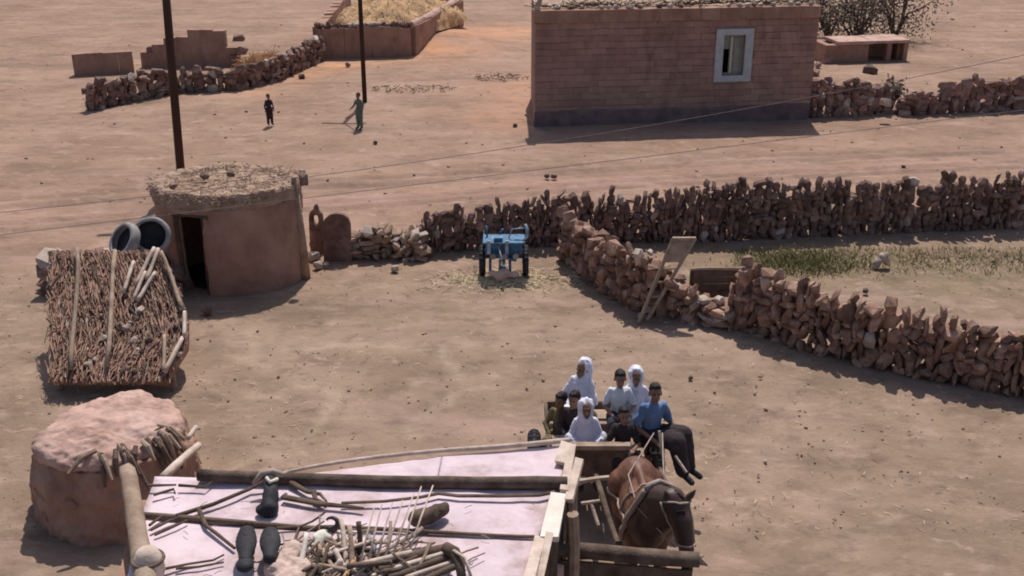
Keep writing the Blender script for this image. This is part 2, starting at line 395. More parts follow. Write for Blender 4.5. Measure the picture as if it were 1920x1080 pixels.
for nme, A in (('rut', trod), ('path', path_), ('yard', yard), ('orange', orange), ('track', track), ('garden', garden), ('pale', pale)): attr(nme, A)
g = bpy.data.objects.new('ground', gm); col.objects.link(g); g['kind'] = 'structure'
m = bpy.data.materials.new('trodden_soil'); m.use_nodes = True; n = m.node_tree.nodes; l = m.node_tree.links
b = n['Principled BSDF']; b.inputs['Roughness'].default_value = .95; b.inputs['Specular IOR Level'].default_value = .1
geo = n.new('ShaderNodeNewGeometry')
def nz(sc, det=6, ro=.6, st=(1, 1, 1), off=0):
    mp = n.new('ShaderNodeMapping'); mp.inputs['Scale'].default_value = st; mp.inputs['Location'].default_value = (off, off * 2, 0)
    l.new(geo.outputs['Position'], mp.inputs[0])
    t = n.new('ShaderNodeTexNoise'); t.inputs['Scale'].default_value = sc; t.inputs['Detail'].default_value = det; t.inputs['Roughness'].default_value = ro
    l.new(mp.outputs[0], t.inputs['Vector']); return t.outputs['Fac']
def ramp(f, stops):
    r = n.new('ShaderNodeValToRGB'); e = r.color_ramp.elements
    for i in range(len(stops) - 2): e.new(.5)
    for i, (p, c) in enumerate(stops): e[i].position = p; e[i].color = (*c, 1)
    l.new(f, r.inputs[0]); return r.outputs[0]
def mixc(f, a, c, mode='MIX'):
    x = n.new('ShaderNodeMix'); x.data_type = 'RGBA'; x.blend_type = mode
    if isinstance(f, float): x.inputs[0].default_value = f
    else: l.new(f, x.inputs[0])
    l.new(a, x.inputs[6])
    if isinstance(c, tuple): x.inputs[7].default_value = (*c, 1)
    else: l.new(c, x.inputs[7])
    return x.outputs[2]
def att(nm, mul=1.0, nf=None):
    a = n.new('ShaderNodeAttribute'); a.attribute_name = nm; o_ = a.outputs['Fac']
    x = n.new('ShaderNodeMath'); x.operation = 'MULTIPLY'; l.new(o_, x.inputs[0]); x.inputs[1].default_value = mul; x.use_clamp = True
    if nf is None: return x.outputs[0]
    y = n.new('ShaderNodeMath'); y.operation = 'MULTIPLY'; l.new(x.outputs[0], y.inputs[0]); l.new(nf, y.inputs[1]); y.use_clamp = True; return y.outputs[0]
def flk(f, off):
    x = n.new('ShaderNodeMix'); x.data_type = 'RGBA'; x.blend_type = 'MULTIPLY'; x.inputs[0].default_value = 1; l.new(f, x.inputs[6]); l.new(ramp(nz(.45, 4, .6, off=off), [(.42, (.08,) * 3), (.62, (1,) * 3)]), x.inputs[7]); return x.outputs[2]
far = ramp(nz(.35, 8, .62), [(.3, (.235, .148, .106)), (.5, (.315, .202, .146)), (.72, (.39, .255, .186))])
yrd = ramp(nz(.8, 9, .66, off=3), [(.3, (.208, .145, .103)), (.5, (.29, .204, .147)), (.72, (.378, .266, .196))])
c = mixc(att('yard', .9), far, yrd)
c = mixc(att('track', .55, ramp(nz(.9, 5, .6, (.5, 2, 1)), [(.35, (.3,) * 3), (.6, (1,) * 3)])), c, (.42, .25, .20))
c = mixc(att('rut', .6, ramp(nz(2.5, 5), [(.35, (.3,) * 3), (.6, (1,) * 3)])), c, (.20, .135, .105))
c = mixc(att('path', .55, ramp(nz(1.6, 7, .65), [(.36, (.05,) * 3), (.6, (1,) * 3)])), c, (.41, .285, .22))
c = mixc(att('orange', .9, ramp(nz(.8, 8, .65, (.6, 1.2, 1), 91), [(.34, (.12,) * 3), (.62, (1,) * 3)])), c, (.62, .31, .17))
c = mixc(att('garden', .8, ramp(nz(1.2, 6), [(.4, (.3,) * 3), (.6, (1,) * 3)])), c, (.17, .135, .075))
c = mixc(att('pale', .6, ramp(nz(3, 5), [(.35, (.2,) * 3), (.6, (1,) * 3)])), c, (.46, .35, .26))
# blotches: dung, damp and dust
c = mixc(ramp(nz(2.4, 7, .7, (.7, 1, 1), 9), [(.52, (0, 0, 0)), (.68, (.6,) * 3)]), c, (.15, .105, .08))
c = mixc(ramp(nz(1.7, 7, .7, (.6, 1, 1), 17), [(.54, (0, 0, 0)), (.70, (.65,) * 3)]), c, (.47, .33, .26))
c = mixc(ramp(nz(.55, 8, .65, (.35, 1.2, 1), 31), [(.52, (0, 0, 0)), (.68, (.55,) * 3)]), c, (.17, .12, .085))
c = mixc(ramp(nz(.7, 8, .65, (.35, 1.3, 1), 41), [(.53, (0, 0, 0)), (.68, (.5,) * 3)]), c, (.44, .29, .24))
c = mixc(flk(ramp(nz(5.5, 5, .6, (.55, 1, 1), 51), [(.57, (0, 0, 0)), (.68, (.55,) * 3)]), 71), c, (.50, .36, .28))
c = mixc(flk(ramp(nz(4.5, 5, .6, (.5, 1, 1), 61), [(.58, (0, 0, 0)), (.69, (.5,) * 3)]), 81), c, (.19, .135, .09))
c = mixc(ramp(nz(14, 6, .75), [(.60, (0, 0, 0)), (.72, (.5,) * 3)]), c, (.46, .34, .27))
c = mixc(ramp(nz(19, 6, .75, off=5), [(.62, (0, 0, 0)), (.72, (.5,) * 3)]), c, (.14, .09, .07))
l.new(c, b.inputs['Base Color'])
bp = n.new('ShaderNodeBump'); bp.inputs['Strength'].default_value = .9; bp.inputs['Distance'].default_value = .05
l.new(nz(5, 10, .72), bp.inputs['Height']); l.new(bp.outputs[0], b.inputs['Normal'])
gm.materials.append(m)

def scatter(name, n_, area, size, m, kindfn=None, flat=.6):
    mb = MB()
    for i in range(n_):
        x, y = area(); s = size * random.uniform(.4, 1.6) * (random.random() ** 1.5 + .35)
        hull_into(mb, Vector((x, y, gz(x, y) + s * .12)), (s, s * random.uniform(.7, 1.2), s * flat), Euler((random.uniform(-.3, .3), random.uniform(-.3, .3), random.uniform(0, 6))))
    return tag(mb.build(name, m, base=(0, 0, 0)), kind='stuff')
def yard_area():
    px = random.uniform(-60, 1980); py = random.uniform(500, 1000); return P2(px, py)
def far_area():
    px = random.uniform(-100, 2020); py = random.uniform(-30, 400); return P2(px, py)
M['clod'] = mat('soil_clod', [(.20, .13, .098), (.29, .195, .15), (.37, .255, .2)], 3, bump=.5, rnd=.3)
scatter('gravel', 1500, yard_area, .032, M['clod']); scatter('gravel', 150, yard_area, .03, M['pale']); scatter('gravel', 130, yard_area, .034, M['stone'])
scatter('gravel', 700, far_area, .06, M['clod']); scatter('gravel', 130, far_area, .075, M['stone'])

lt = MB()
for i in range(1100):
    x, y = yard_area(); k_ = noise.noise(Vector((x * .5, y * .5, 4)))
    if k_ < random.uniform(-.3, .3): continue
    p = Vector((x, y, gz(x, y) + .012)); dd = Vector((random.gauss(0, 1), random.gauss(0, 1), random.gauss(0, .1))).normalized() * random.uniform(.02, .06); lt.tube([p - dd, p + dd], .004, 3)
tag(lt.build('straw_litter', M['strawbits'], base=(0, 0, 0)), kind='stuff')
# ---------------------------------------------------------------- brick house
LB, RB = at(1003, 237), at(1516, 221)
LB.z = RB.z = 0
u = (RB - LB).normalized(); nf = Vector((u.y, -u.x, 0)); up = Vector((0, 0, 1)); W = (RB - LB).length; HH = 3.56; DEP = 4.4
house = thing('brick_house', LB + u * W / 2, 'long adobe brick house with one grey-framed window and stones along its roof edge', 'house')
wz0, wz1 = 1.44, 2.70; wu0 = (at(1350, 225) - LB).dot(u) - .10; wu1 = wu0 + .70
def hb(mb, a0, a1, d0, d1, z0, z1, j=0.0):   # a along wall, d towards the viewer from the facade
    bk = Vector((.012, -1, 0)) if min(d0, d1) < -.6 else nf
    return mb.obox(LB + u * (a0 + a1) / 2 + bk * (d0 + d1) / 2 + up * (z0 + z1) / 2, u * (a1 - a0) / 2, bk * (d1 - d0) / 2, up * (z1 - z0) / 2, j)
wl = MB()
for a0, a1, z0, z1 in ((0, wu0, -.1, HH - .1), (wu1, W, -.1, HH - .1), (wu0, wu1, -.1, wz0), (wu0, wu1, wz1, HH - .1)): hb(wl, a0, a1, -.42, -.03, z0, z1)
hb(wl, 0, .4, -DEP, -.42, -.1, HH - .1); hb(wl, W - .4, W, -DEP, -.42, -.1, HH - .1); hb(wl, .4, W - .4, -DEP, -DEP + .4, -.1, HH - .1)
wall = wl.build('wall', M['mortar'], house)
# sixteen courses of big adobe bricks, each laid by hand
rows, per = 16, 18; bh = 3.16 / rows; bl = W / per; BR = []
for k in range(4):
    bm = bmesh.new(); bmesh.ops.create_cube(bm, size=1)
    for v in bm.verts: v.co = Vector((v.co.x + random.uniform(-.03, .03), v.co.y, v.co.z + random.uniform(-.06, .06)))
    bmesh.ops.bevel(bm, geom=bm.edges[:], offset=.07, segments=1, affect='EDGES', clamp_overlap=True)
    me = bpy.data.meshes.new('brick'); bm.to_mesh(me); bm.free(); me.materials.append(M['brick']); BR.append(me)
ang = math.atan2(u.y, u.x)
for r_ in range(rows):
    sh_ = .5 * (r_ % 2); k = 0
    edges = [0] + [min(max((i + sh_) * bl + random.uniform(-.04, .04), .06), W) for i in range(1, per)] + [W]
    for a0, a1 in zip(edges, edges[1:]):
        z0, z1 = r_ * bh + .005, (r_ + 1) * bh
        segs = [(a0, a1)]
        if z1 > wz0 - .19 and z0 < wz1 + .19:
            segs = [s_ for s_ in ((a0, min(a1, wu0 - .25)), (max(a0, wu1 + .25), a1)) if s_[1] - s_[0] > .06]
        for b0, b1 in segs:
            o = add('brick', random.choice(BR), wall, LB + u * (b0 + b1) / 2 + nf * (-.035 + random.uniform(-.012, .014)) + up * ((z0 + z1) / 2 + random.uniform(-.008, .008)))
            o.scale = (b1 - b0 + .004, .072, bh - .012); o.rotation_euler = (random.gauss(0, .012), random.gauss(0, .010), ang + random.gauss(0, .012))
pb = MB()  # darker band standing slightly proud along the foot of the front wall
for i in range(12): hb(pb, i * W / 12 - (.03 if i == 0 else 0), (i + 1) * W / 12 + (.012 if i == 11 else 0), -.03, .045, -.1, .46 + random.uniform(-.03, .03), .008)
po_ = pb.build('base_band', M['base_band'], house); bake(po_, [('REMESH', dict(mode='VOXEL', voxel_size=.03))]); rough(po_, .02, 4)
cb = MB(); N_ = 14
for i in range(N_): hb(cb, i * W / N_ - (.06 if i == 0 else 0), (i + 1) * W / N_ + (.015 if i == N_ - 1 else 0), -.5, .07, 3.17, HH - .02, .012)
cb.build('cornice', M['mud'], house)
rf = MB(); hb(rf, .0, W, -DEP, -.5, HH - .1, HH - .04); rf.build('roof', M['mudroof'], house)
tw = MB()
for i in range(420):
    a = random.uniform(0, W); p0 = LB + u * a + nf * random.uniform(-.62, -.30) + up * (HH + random.uniform(0, .08)); d_ = Vector((random.gauss(0, 1), random.gauss(0, .5), random.uniform(-.1, .5))).normalized() * random.uniform(.15, .5)
    tw.tube([p0, p0 + d_], .012, 4)
tag(tw.build('brushwood', M['darkwood'], house), kind='stuff')
a = .1
while a < W:
    put_stone(house, LB + u * a + nf * (-.12 + random.gauss(0, .05)) + up * (HH + .04), (random.uniform(.13, .3), .18, random.uniform(.1, .17)), (0, 0, random.uniform(0, 6)), M['pale'] if random.random() < .75 else M['stone'], 'edge_stone')
    a += random.choice((.22, .35, .4, .6, .9))
sp = MB(); q = LB + nf * -.08 + up * HH
sp.chain([q + Vector((.04, 0, -.04)), q + Vector((.07, -.02, .14)), q + Vector((.17, 0, .36))], [.10, .09, .06]); sp.build('corner_stone', M['pale'], house)
wn = MB()
f0, f1, g0, g1 = wu0 - .25, wu1 + .25, wz0 - .19, wz1 + .19
hb(wn, f0, wu0, -.03, .05, g0, g1); hb(wn, wu1, f1, -.03, .05, g0, g1); hb(wn, wu0, wu1, -.03, .049, g0, wz0); hb(wn, wu0, wu1, -.03, .049, wz1, g1)
win = wn.build('window', M['frame'], house)
fm = MB(); hb(fm, wu0, wu0 + .06, -.22, -.14, wz0, wz1); hb(fm, wu0 + .06, wu1, -.22, -.14, wz1 - .07, wz1); hb(fm, wu1 - .06, wu1, -.22, -.14, wz0, wz1 - .07); hb(fm, wu0 + .06, wu1 - .06, -.22, -.14, wz0, wz0 + .06); fm.build('frame', M['shutter'], win)
ml = MB(); hb(ml, wu0 + .27, wu0 + .34, -.23, -.10, wz0 + .06, wz1 - .07); ml.build('mullion', M['cream'], win)
sh_ = MB(); hb(sh_, wu0 + .34, wu1 - .06, -.20, -.165, wz0 + .06, wz1 - .07); hb(sh_, wu0 + .40, wu1 - .14, -.165, -.145, wz0 + .12, wz1 - .12); sh_.build('shutter', M['shutter'], win)
sh_ = MB(); hb(sh_, wu0 + .06, wu0 + .27, -.20, -.165, wz0 + .80, wz1 - .07); sh_.build('shutter', M['shutter'], win)

# ---------------------------------------------------------------- far things along the top
def wall_mesh(name, path, h, th, m, label, cat='wall', capm=None, amp=.05, steps=None):
    """a mud wall following a path; steps = [(s0,s1,height)] for a ruined stepped top"""
    path = [Vector(p) for p in path]; t = thing(name, path[0], label, cat)
    mb = MB(); L = 0
    for a, b_ in zip(path, path[1:]):
        d = (b_ - a); ln = d.length; d.normalize(); nn = Vector((d.y, -d.x, 0)); k = max(2, int(ln / .45))
        for i in range(k):
            s0, s1 = ln * i / k, ln * (i + 1) / k; hh = h
            if steps:
                f = (L + (s0 + s1) / 2)
                for q0, q1, qh in steps:
                    if q0 <= f < q1: hh = qh
            hh += random.uniform(-.03, .03)
            mb.obox(a + d * (s0 + s1) / 2 + up * (hh / 2 - .05), d * (s1 - s0) / 2, nn * th / 2, up * (hh / 2 + .05), .012)
        L += ln
    o = mb.build('wall', m, t); return t, o
rp_ = [at(268, 124), at(452, 122)]
Lr = (rp_[1] - rp_[0]).length
ruin, _ = wall_mesh('mud_wall', rp_, 1.1, .35, M['mud'], 'dark ruined mud wall with stepped broken top behind the far pole', steps=[(0, .10 * Lr, .55), (.10 * Lr, .22 * Lr, .85), (.22 * Lr, .55 * Lr, 1.15), (.55 * Lr, .90 * Lr, 1.42), (.90 * Lr, Lr, .75)])
for q in ((455, 95, .35), (447, 72, .3), (285, 92, .3), (440, 108, .3)):
    put_stone(ruin, atd(q[0], q[1], rp_[0].y), (.5, .4, q[2]), (0, 0, random.random()), M['redstone'])
stone_wall('low curved rubble wall running up to the far straw enclosure', [at(170, 205), at(244, 188), at(330, 172), at(440, 168), at(520, 150), at(600, 112)], [.8, .85, .78, .75, .8, 1.0], sw=.32, sh=.2, pale=.08)
put = at(240, 128); wm, _ = wall_mesh('mud_wall', [at(140, 140), at(252, 133)], .8, .4, M['mud'], 'short grey mud wall end beside the stepped ruin')
# brush heap behind the curved wall
def brush(name, label, c, rx, ry, h, n_, m, cat='brushwood', ln=(.3, .8), r=.012, base=True):
    t = thing(name, c, label, cat)
    if base:
        mb = MB(); mb.ell(c, (rx * .85, ry * .85, h * .8)); rough(mb.build('heap', m, t, True), .12, 2)
    mb = MB()
    for i in range(n_):
        a = random.uniform(0, 6.28); q = math.sqrt(random.random()); e = math.sqrt(max(0, 1 - q * q))
        p = Vector(c) + Vector((rx * q * math.cos(a), ry * q * math.sin(a), h * e * random.uniform(.7, 1)))
        d = Vector((random.gauss(0, 1), random.gauss(0, 1), random.gauss(.2, .4))).normalized() * random.uniform(*ln) / 2
        mb.tube([p - d, p + d], r, 4)
    tag(mb.build('twigs', m, t), kind='stuff'); return t
brush('brushwood_heap', 'yellowish heap of dry brush behind the low curved wall', at(495, 135), 1.1, .7, .75, 300, M['straw'])
brush('low_scrub', 'low dark dry scrub between far pole and brick house', at(772, 167), 1.6, .7, .07, 70, M['bark'], 'scrub', (.1, .3), .012, False); brush('low_scrub', 'dark dry scrub patch close to the brick house wall', at(936, 146), 1.1, .7, .08, 70, M['bark'], 'scrub', (.1, .3), .012, False)
# enclosure with straw
e0, e1, e2, e3 = at(598, 107), at(772, 103), at(862, 48), at(690, 25)
enc = thing('straw_enclosure', e0, 'mud-walled enclosure brimming with golden straw far from the yard', 'enclosure')
for k, (a, b_) in enumerate(((e0, e1), (e1, e2), (e2, e2 + Vector((-5, 7, 0))), (e0, e0 + Vector((-.5, 12, 0))))):
    mb = MB(); d = (b_ - a); ln = d.length; d.normalize(); nn = Vector((d.y, -d.x, 0)); kk = int(ln / .5)
    for i in range(kk):
        hh = 1.2 + random.uniform(-.04, .04); s0, s1 = ln * i / kk, ln * (i + 1) / kk
        mb.obox(a + d * (s0 + s1) / 2 + up * (hh / 2 - .05), d * (s1 - s0) / 2, nn * .2, up * (hh / 2 + .05), .015)
    mb.build('wall', M['mud'], enc)
    if k == 1:
        mb = MB(); mb.pole(a + up * 1.24, b_ + up * 1.24, .15, .15, 10, .005, 10, .1); mb.build('coping', M['pinkmud'], enc)
for i in range(26):
    s_ = i / 25 * .98; put_stone(enc, e0.lerp(e1, s_) + up * random.uniform(1.22, 1.32), (random.uniform(.15, .3), .3, random.uniform(.15, .4)), (random.gauss(0, .2), random.gauss(0, .3), random.random()), M['pale'] if 8 < i < 17 else M['stone'])
hp = MB(); hc = Vector((0, 0, 0)); hp.lathe(hc, [(1.0, .5), (.95, .95), (.8, 1.25), (.6, 1.6), (.35, 1.95), (.15, 2.1), (.004, 2.12)], 40, wob=.05)
for k_, p in enumerate(hp.v):
    y = e0.y + .3 + (p.y + 1) * 4.6; xl = e0.x - .04 * (y - e0.y) + .15; xr = e1.x + .41 * (y - e1.y) - .25
    hp.v[k_] = Vector(((xl + xr) / 2 + p.x * (xr - xl) / 2, y, p.z))
hc = Vector(((e0.x + e1.x) / 2, e0.y + 4.9, 0))
ho = hp.build('straw', M['straw'], enc, True); bake(ho, [('SUBSURF', dict(levels=2, render_levels=2))]); rough(ho, .16, 1.3); rough(ho, .05, 5)
sb_ = MB()
for i in range(900):
    v = random.choice(ho.data.vertices).co + org(enc)
    if v.z < .8: continue
    dd = Vector((random.gauss(0, 1), random.gauss(0, 1), random.gauss(.2, .4))).normalized() * random.uniform(.08, .25); sb_.tube([v - dd, v + dd], .014, 3)
tag(sb_.build('loose_straw', M['strawbits'], enc), kind='stuff')
for (px, py, s) in ((733, 20, .34), (688, 12, .25)):
    put_stone(enc, atd(px, py, hc.y - 1.6), (s, s, s), (0, 0, 1), M['darkstone'])
st = MB(); st.pole(atd(738, 18, hc.y - 1.4), atd(755, 10, hc.y - 1.0), .05, .04); st.pole(atd(795, -12, e2.y), atd(826, 18, e2.y - .6), .07, .06); st.build('stick', M['darkwood'], enc)

# top right: rubble wall, low shed, shrubs
stone_wall('shaded rubble wall joined to the end of the brick house', [at(1524, 222), at(1600, 219), at(1664, 214)], [1.35, 1.30, .95], sw=.28, sh=.22, m='redstone', pale=.06, foot=.24)
stone_wall('broken rubble wall carrying on past the gap beside the brick house', [at(1690, 214), at(1830, 205), at(1990, 200)], [.7, 1.0, .95], sw=.42, sh=.26, m='redstone', pale=.06)
for k, (px, py, s, mm, lb) in enumerate(((1528, 95, .55, 'pale', 'pale boulder at the brick house corner below the shrubs'), (1527, 138, .5, 'redstone', 'reddish boulder leaning near the brick house corner'), (1632, 133, .75, 'darkstone', 'dark squat boulder on the ground in front of the low shed'), (1660, 195, .4, 'pale', 'pale stone on top of the shaded wall end'))):
    p = at(px, py, 0.05)
    o = put_stone(None, p if k != 3 else atd(1660, 192, 33.5), (s, s * .8, s * .7), (0, 0, k), M[mm], 'boulder'); tag(o, lb, 'boulder')
s0 = at(1545, 117); s1 = at(1700, 112)
shed2 = thing('low_shed', s0, 'low mud shed with a dark square opening below the dusty shrubs', 'shed')
d = (s1 - s0).normalized(); nn = Vector((d.y, -d.x, 0)); Ls = (s1 - s0).length
def sb(mb, a0, a1, d0, d1, z0, z1, j=.015): return mb.obox(s0 + d * (a0 + a1) / 2 + nn * (d0 + d1) / 2 + up * (z0 + z1) / 2, d * (a1 - a0) / 2, nn * (d1 - d0) / 2, up * (z1 - z0) / 2, j)
mb = MB(); sb(mb, 0, .52 * Ls, -.3, 0, -.1, .68); sb(mb, .74 * Ls, .80 * Ls, -.3, 0, -.1, .7); sb(mb, .95 * Ls, Ls, -.3, 0, -.1, .7); sb(mb, 0, Ls, -1.3, -1.0, -.1, .7); sb(mb, 0, .3, -1.0, -.3, -.1, .7); sb(mb, Ls - .3, Ls, -1.0, -.3, -.1, .7)
mb.build('wall', M['mud'], shed2)
mb = MB(); sb(mb, .5, .55 * Ls, -1.35, .1, .70, .82); sb(mb, .56 * Ls, Ls, -1.35, .1, .71, .83); mb.build('roof', M['pinkmud'], shed2)
def shrub(label, c, h, r, nleaf, group, lean=0):
    t = thing('shrub', c, label, 'shrub', group); tr = MB(); lf = MB()
    c = Vector(c); tips = []
    for k in range(9):
        a = random.uniform(0, 6.28); e = random.uniform(.25, 1)
        p1 = c + Vector((math.cos(a) * r * .3, math.sin(a) * r * .3, h * .4 * e + .2)); p2 = c + Vector((math.cos(a) * r * e * .9 + lean, math.sin(a) * r * e * .9, h * random.uniform(.5, 1)))
        tr.tube([c + Vector((0, 0, -.05)), p1, p2], [.08, .05, .02], 5); tips += [p2, p1.lerp(p2, .6)]
        for j in range(2):
            p3 = p2 + Vector((random.gauss(0, .3), random.gauss(0, .3), random.uniform(0, .4))) * r; tr.tube([p1.lerp(p2, .6), p3], [.03, .012], 4); tips.append(p3)
    tr.build('trunk', M['bark'], t)
    for i in range(nleaf):
        q = random.choice(tips) + Vector((random.gauss(0, .22 * r), random.gauss(0, .22 * r), random.gauss(-.12 * r, .2 * r)))
        if random.random() < .25: q = c + Vector((random.gauss(0, .6 * r), random.gauss(0, .4 * r), random.uniform(.05, .45) * h))
        s = random.uniform(.05, .11); a = Vector((random.gauss(0, 1), random.gauss(0, 1), random.gauss(0, 1))).normalized(); b2 = a.orthogonal().normalized()
        lf.mesh([q - a * s, q + b2 * s * .5, q + a * s, q - b2 * s * .5], [(0, 1, 2, 3)])
    tag(lf.build('foliage', M['leaf'], t), kind='stuff'); return t
shrub('dusty dark shrub standing closest to the brick house corner', at(1552, 72), 1.9, 1.2, 1100, 'dusty shrubs behind the low shed')
shrub('widest dusty shrub with pale gaps rising behind the low shed', at(1604, 76), 3.0, 2.0, 2600, 'dusty shrubs behind the low shed')
shrub('dusty shrub at the far end of the low shed past the pale gap', at(1676, 72), 2.6, 1.5, 1500, 'dusty shrubs behind the low shed')
shrub('small dry shrub at the end of the shaded rubble wall', at(1668, 205), .9, .5, 260, 'dusty shrubs behind the low shed')

for px, py, s, wl_ in ((1540, 105, .5, 'middle of the pile'), (1552, 112, .55, 'touching the shed wall'), (1538, 88, .5, 'at the back of the pile'), (1549, 96, .6, 'largest of the pile'), (1534, 122, .35, 'smallest and nearest the stone wall')):
    tag(put_stone(None, at(px, py, .1), (s, s * .8, s * .8), (.1, .1, px), M['redstone'], 'boulder'), 'reddish boulder between house corner and low shed, ' + wl_, 'boulder', 'boulder pile by the low shed')
# poles
def pole(px, py, tx, ty, r, label, extra=2.0):
    b0 = at(px, py); tp = atd(tx, ty, b0.y); tp = tp + (tp - b0).normalized() * extra
    t = thing('utility_pole', b0, label, 'pole', 'wooden utility poles')
    mb = MB(); mb.tube([b0 - up * .4, b0.lerp(tp, .5), tp], [r * 1.05, r, r * .85], 10, .02); mb.build('post', M['polewood'], t, True)
    mb = MB(); q = tp - up * .35; mb.box(q.x - .7, q.x + .7, q.y - r - .1, q.y - r, q.z - .05, q.z + .05)
    mb.build('crossarm', M['polewood'], t); return t
pole(340, 345, 312, 0, .105, 'tall dark utility pole rising behind the round mud hut')
pole(684, 190, 675, 0, .075, 'dark utility pole in front of the straw enclosure')

# ---------------------------------------------------------------- round mud hut
cx, cy = at(447, 505).x, at(583, 503).y
HC = Vector((cx, cy, 0)); HR = 1.43
hut = thing('mud_hut', HC, 'round mud hut with dark doorway and straw-strewn earth roof', 'hut')
da = math.atan2(-1, -.43); hw = .25
wl = MB(); n_ = 48
def ring(z0, z1, a0, a1, seg, r0, r1, mb):
    vs = []
    for i in range(seg + 1):
        a = a0 + (a1 - a0) * i / seg; c_, s_ = math.cos(a), math.sin(a)
        for r_, z_ in ((r0, z0), (r1, z0), (r1, z1), (r0, z1)):
            rr_ = r_ + .03 * noise.noise(Vector((c_ * 2, s_ * 2, z_ * 1.5)))
            vs.append(HC + Vector((c_ * rr_, s_ * rr_, z_)))
    fs = []
    for i in range(seg):
        for k in range(4):
            fs.append((i * 4 + k, i * 4 + (k + 1) % 4, (i + 1) * 4 + (k + 1) % 4, (i + 1) * 4 + k))
    fs += [(3, 2, 1, 0), (seg * 4, seg * 4 + 1, seg * 4 + 2, seg * 4 + 3)]
    mb.mesh(vs, fs)
ring(-.1, 1.6, da + hw, da + 2 * math.pi - hw, 60, HR - .28, HR, wl)
ring(1.59, 1.72, da - 3.14, da + 3.14, 64, HR - .27, HR - .004, wl)
wallo = wl.build('wall', M['mud'], hut); bake(wallo, [('REMESH', dict(mode='VOXEL', voxel_size=.035)), ('SMOOTH', dict(iterations=2))]); rough(wallo, .035, 1.6, 4); rough(wallo, .012, 9, 3)
mb = MB(); mb.lathe(HC, [(HR - .3, .002), (.01, .004)], 32); mb.build('floor', M['darkin'], hut)  # near-black floor disc inside the hut
eave = MB(); eave.lathe(HC, [(HR - .2, 1.715), (HR + .005, 1.70), (HR + .02, 1.78), (HR + .015, 1.93), (HR - .04, 2.0), (HR - .16, 2.0), (HR - .32, 1.93), (.8, 1.93), (.01, 1.95)], 96, wob=.04)
eo = eave.build('roof', M['mudroof'], hut, True); bake(eo, [('SUBSURF', dict(levels=2, render_levels=2, subdivision_type='SIMPLE'))]); rough(eo, .05, 3.5, 4); rough(eo, .018, 16, 3)
tw = MB()
for i in range(520):
    a = random.uniform(0, 6.28); r_ = HR + .03 - abs(random.gauss(0, .18)); p0 = HC + Vector((math.cos(a) * r_, math.sin(a) * r_, 1.93 + random.uniform(-.1, .08)))
    dd = Vector((math.cos(a + random.gauss(0, .9)), math.sin(a + random.gauss(0, .9)), random.gauss(-.1, .3))).normalized() * random.uniform(.08, .25); tw.tube([p0, p0 + dd * .6], .008, 4)
for i in range(350):
    a = random.uniform(0, 6.28); r_ = HR * math.sqrt(random.random()); p0 = HC + Vector((math.cos(a) * r_, math.sin(a) * r_, 1.97)); dd = Vector((random.gauss(0, 1), random.gauss(0, 1), random.uniform(0, .4))).normalized() * random.uniform(.08, .22); tw.tube([p0, p0 + dd], .008, 4)
tag(tw.build('roof_straw', M['mudroof'], hut), kind='stuff')
for px in (413, 432, 441, 449, 457, 472, 480, 496, 503):
    a = math.atan2(-1, (px - 447) / 105); put_stone(hut, HC + Vector((math.cos(a) * (HR + .035), math.sin(a) * (HR + .035), 1.85 + random.gauss(0, .02))), (.06, .06, .055), (0, 0, 0), M['pale'], 'eave_stone')
for px, py, s in ((572, 318, .16), (573, 330, .2), (440, 318, .18), (392, 322, .22), (330, 345, .2), (318, 362, .2)):
    o = put_stone(hut, at(px, py, 2.05 if py < 340 else 1.95), (s, s, s * (1.4 if px > 560 else .8)), (0, 0, px), M['pale'] if px == 572 else M['stone'], 'roof_stone')
dj = MB()
for e_ in (-1, 1):
    a = da + e_ * (hw - .02); q = HC + Vector((math.cos(a) * (HR - .10), math.sin(a) * (HR - .10), 0)); dj.pole(q + up * -.05, q + up * 1.6, .045, .04)
a0_, a1_ = da - hw - .08, da + hw + .08; dj.pole(HC + Vector((math.cos(a0_) * (HR - .02), math.sin(a0_) * (HR - .02), 1.57)), HC + Vector((math.cos(a1_) * (HR - .02), math.sin(a1_) * (HR - .02), 1.57)), .05, .045); dj.build('door_frame', M['darkwood'], hut, True)
rb = MB()  # rough rib of mud at the seen corner
a = -.16; q = HC + Vector((math.cos(a) * (HR + .02), math.sin(a) * (HR + .02), 0)); rb.tube([q + Vector((0, 0, -.1)), q + Vector((-.01, 0, .9)), q + Vector((-.05, 0, 2.1))], [.12, .09, .07], 8, .15); rough(rb.build('corner_rib', M['mudroof'], hut, True), .03, 5)

hut.scale = (1, .8, 1); hut.location.y -= .28
# beside the hut: upright slab, holed slab, rubble
def slab(name, label, px0, px1, pyb, pyt, prof, m, lean=.06, th=.09, cat='slab'):
    b0, b1 = at(px0, pyb), at(px1, pyb); wd = (b1 - b0).length; tp = atd((px0 + px1) / 2, pyt, b0.y); h = tp.z
    t = MB(); pts = prof; k = len(pts); vs = []
    for s_ in (0, 1):
        for (a, z) in pts: vs.append(b0.lerp(b1, a) + Vector((0, s_ * th + lean * z * h, z * h)))
    t.mesh(vs, [tuple(range(k)), tuple(range(2 * k - 1, k - 1, -1))] + [((i + 1) % k, i, i + k, (i + 1) % k + k) for i in range(k)])
    o = t.build(name, m); return tag(o, label, cat)
slab('stone_slab', 'dark round-topped upright slab standing beside the round hut', 607, 660, 487, 402, [(0, -.05), (1, -.05), (1.0, .78), (.93, .90), (.78, .97), (.55, 1.0), (.3, .97), (.12, .88), (.02, .76)], M['stone'], cat='slab')
hs = MB()   # slab with a hole: a thick loop on a foot
b0 = at(597, 470); 
lp = [b0 + Vector((.11 * math.cos(t_), .02, .72 + .17 * math.sin(t_))) for t_ in np.linspace(0, 2 * math.pi, 15)]
for i in range(14): hs.cap(lp[i], lp[i + 1], .065, .065, 8)
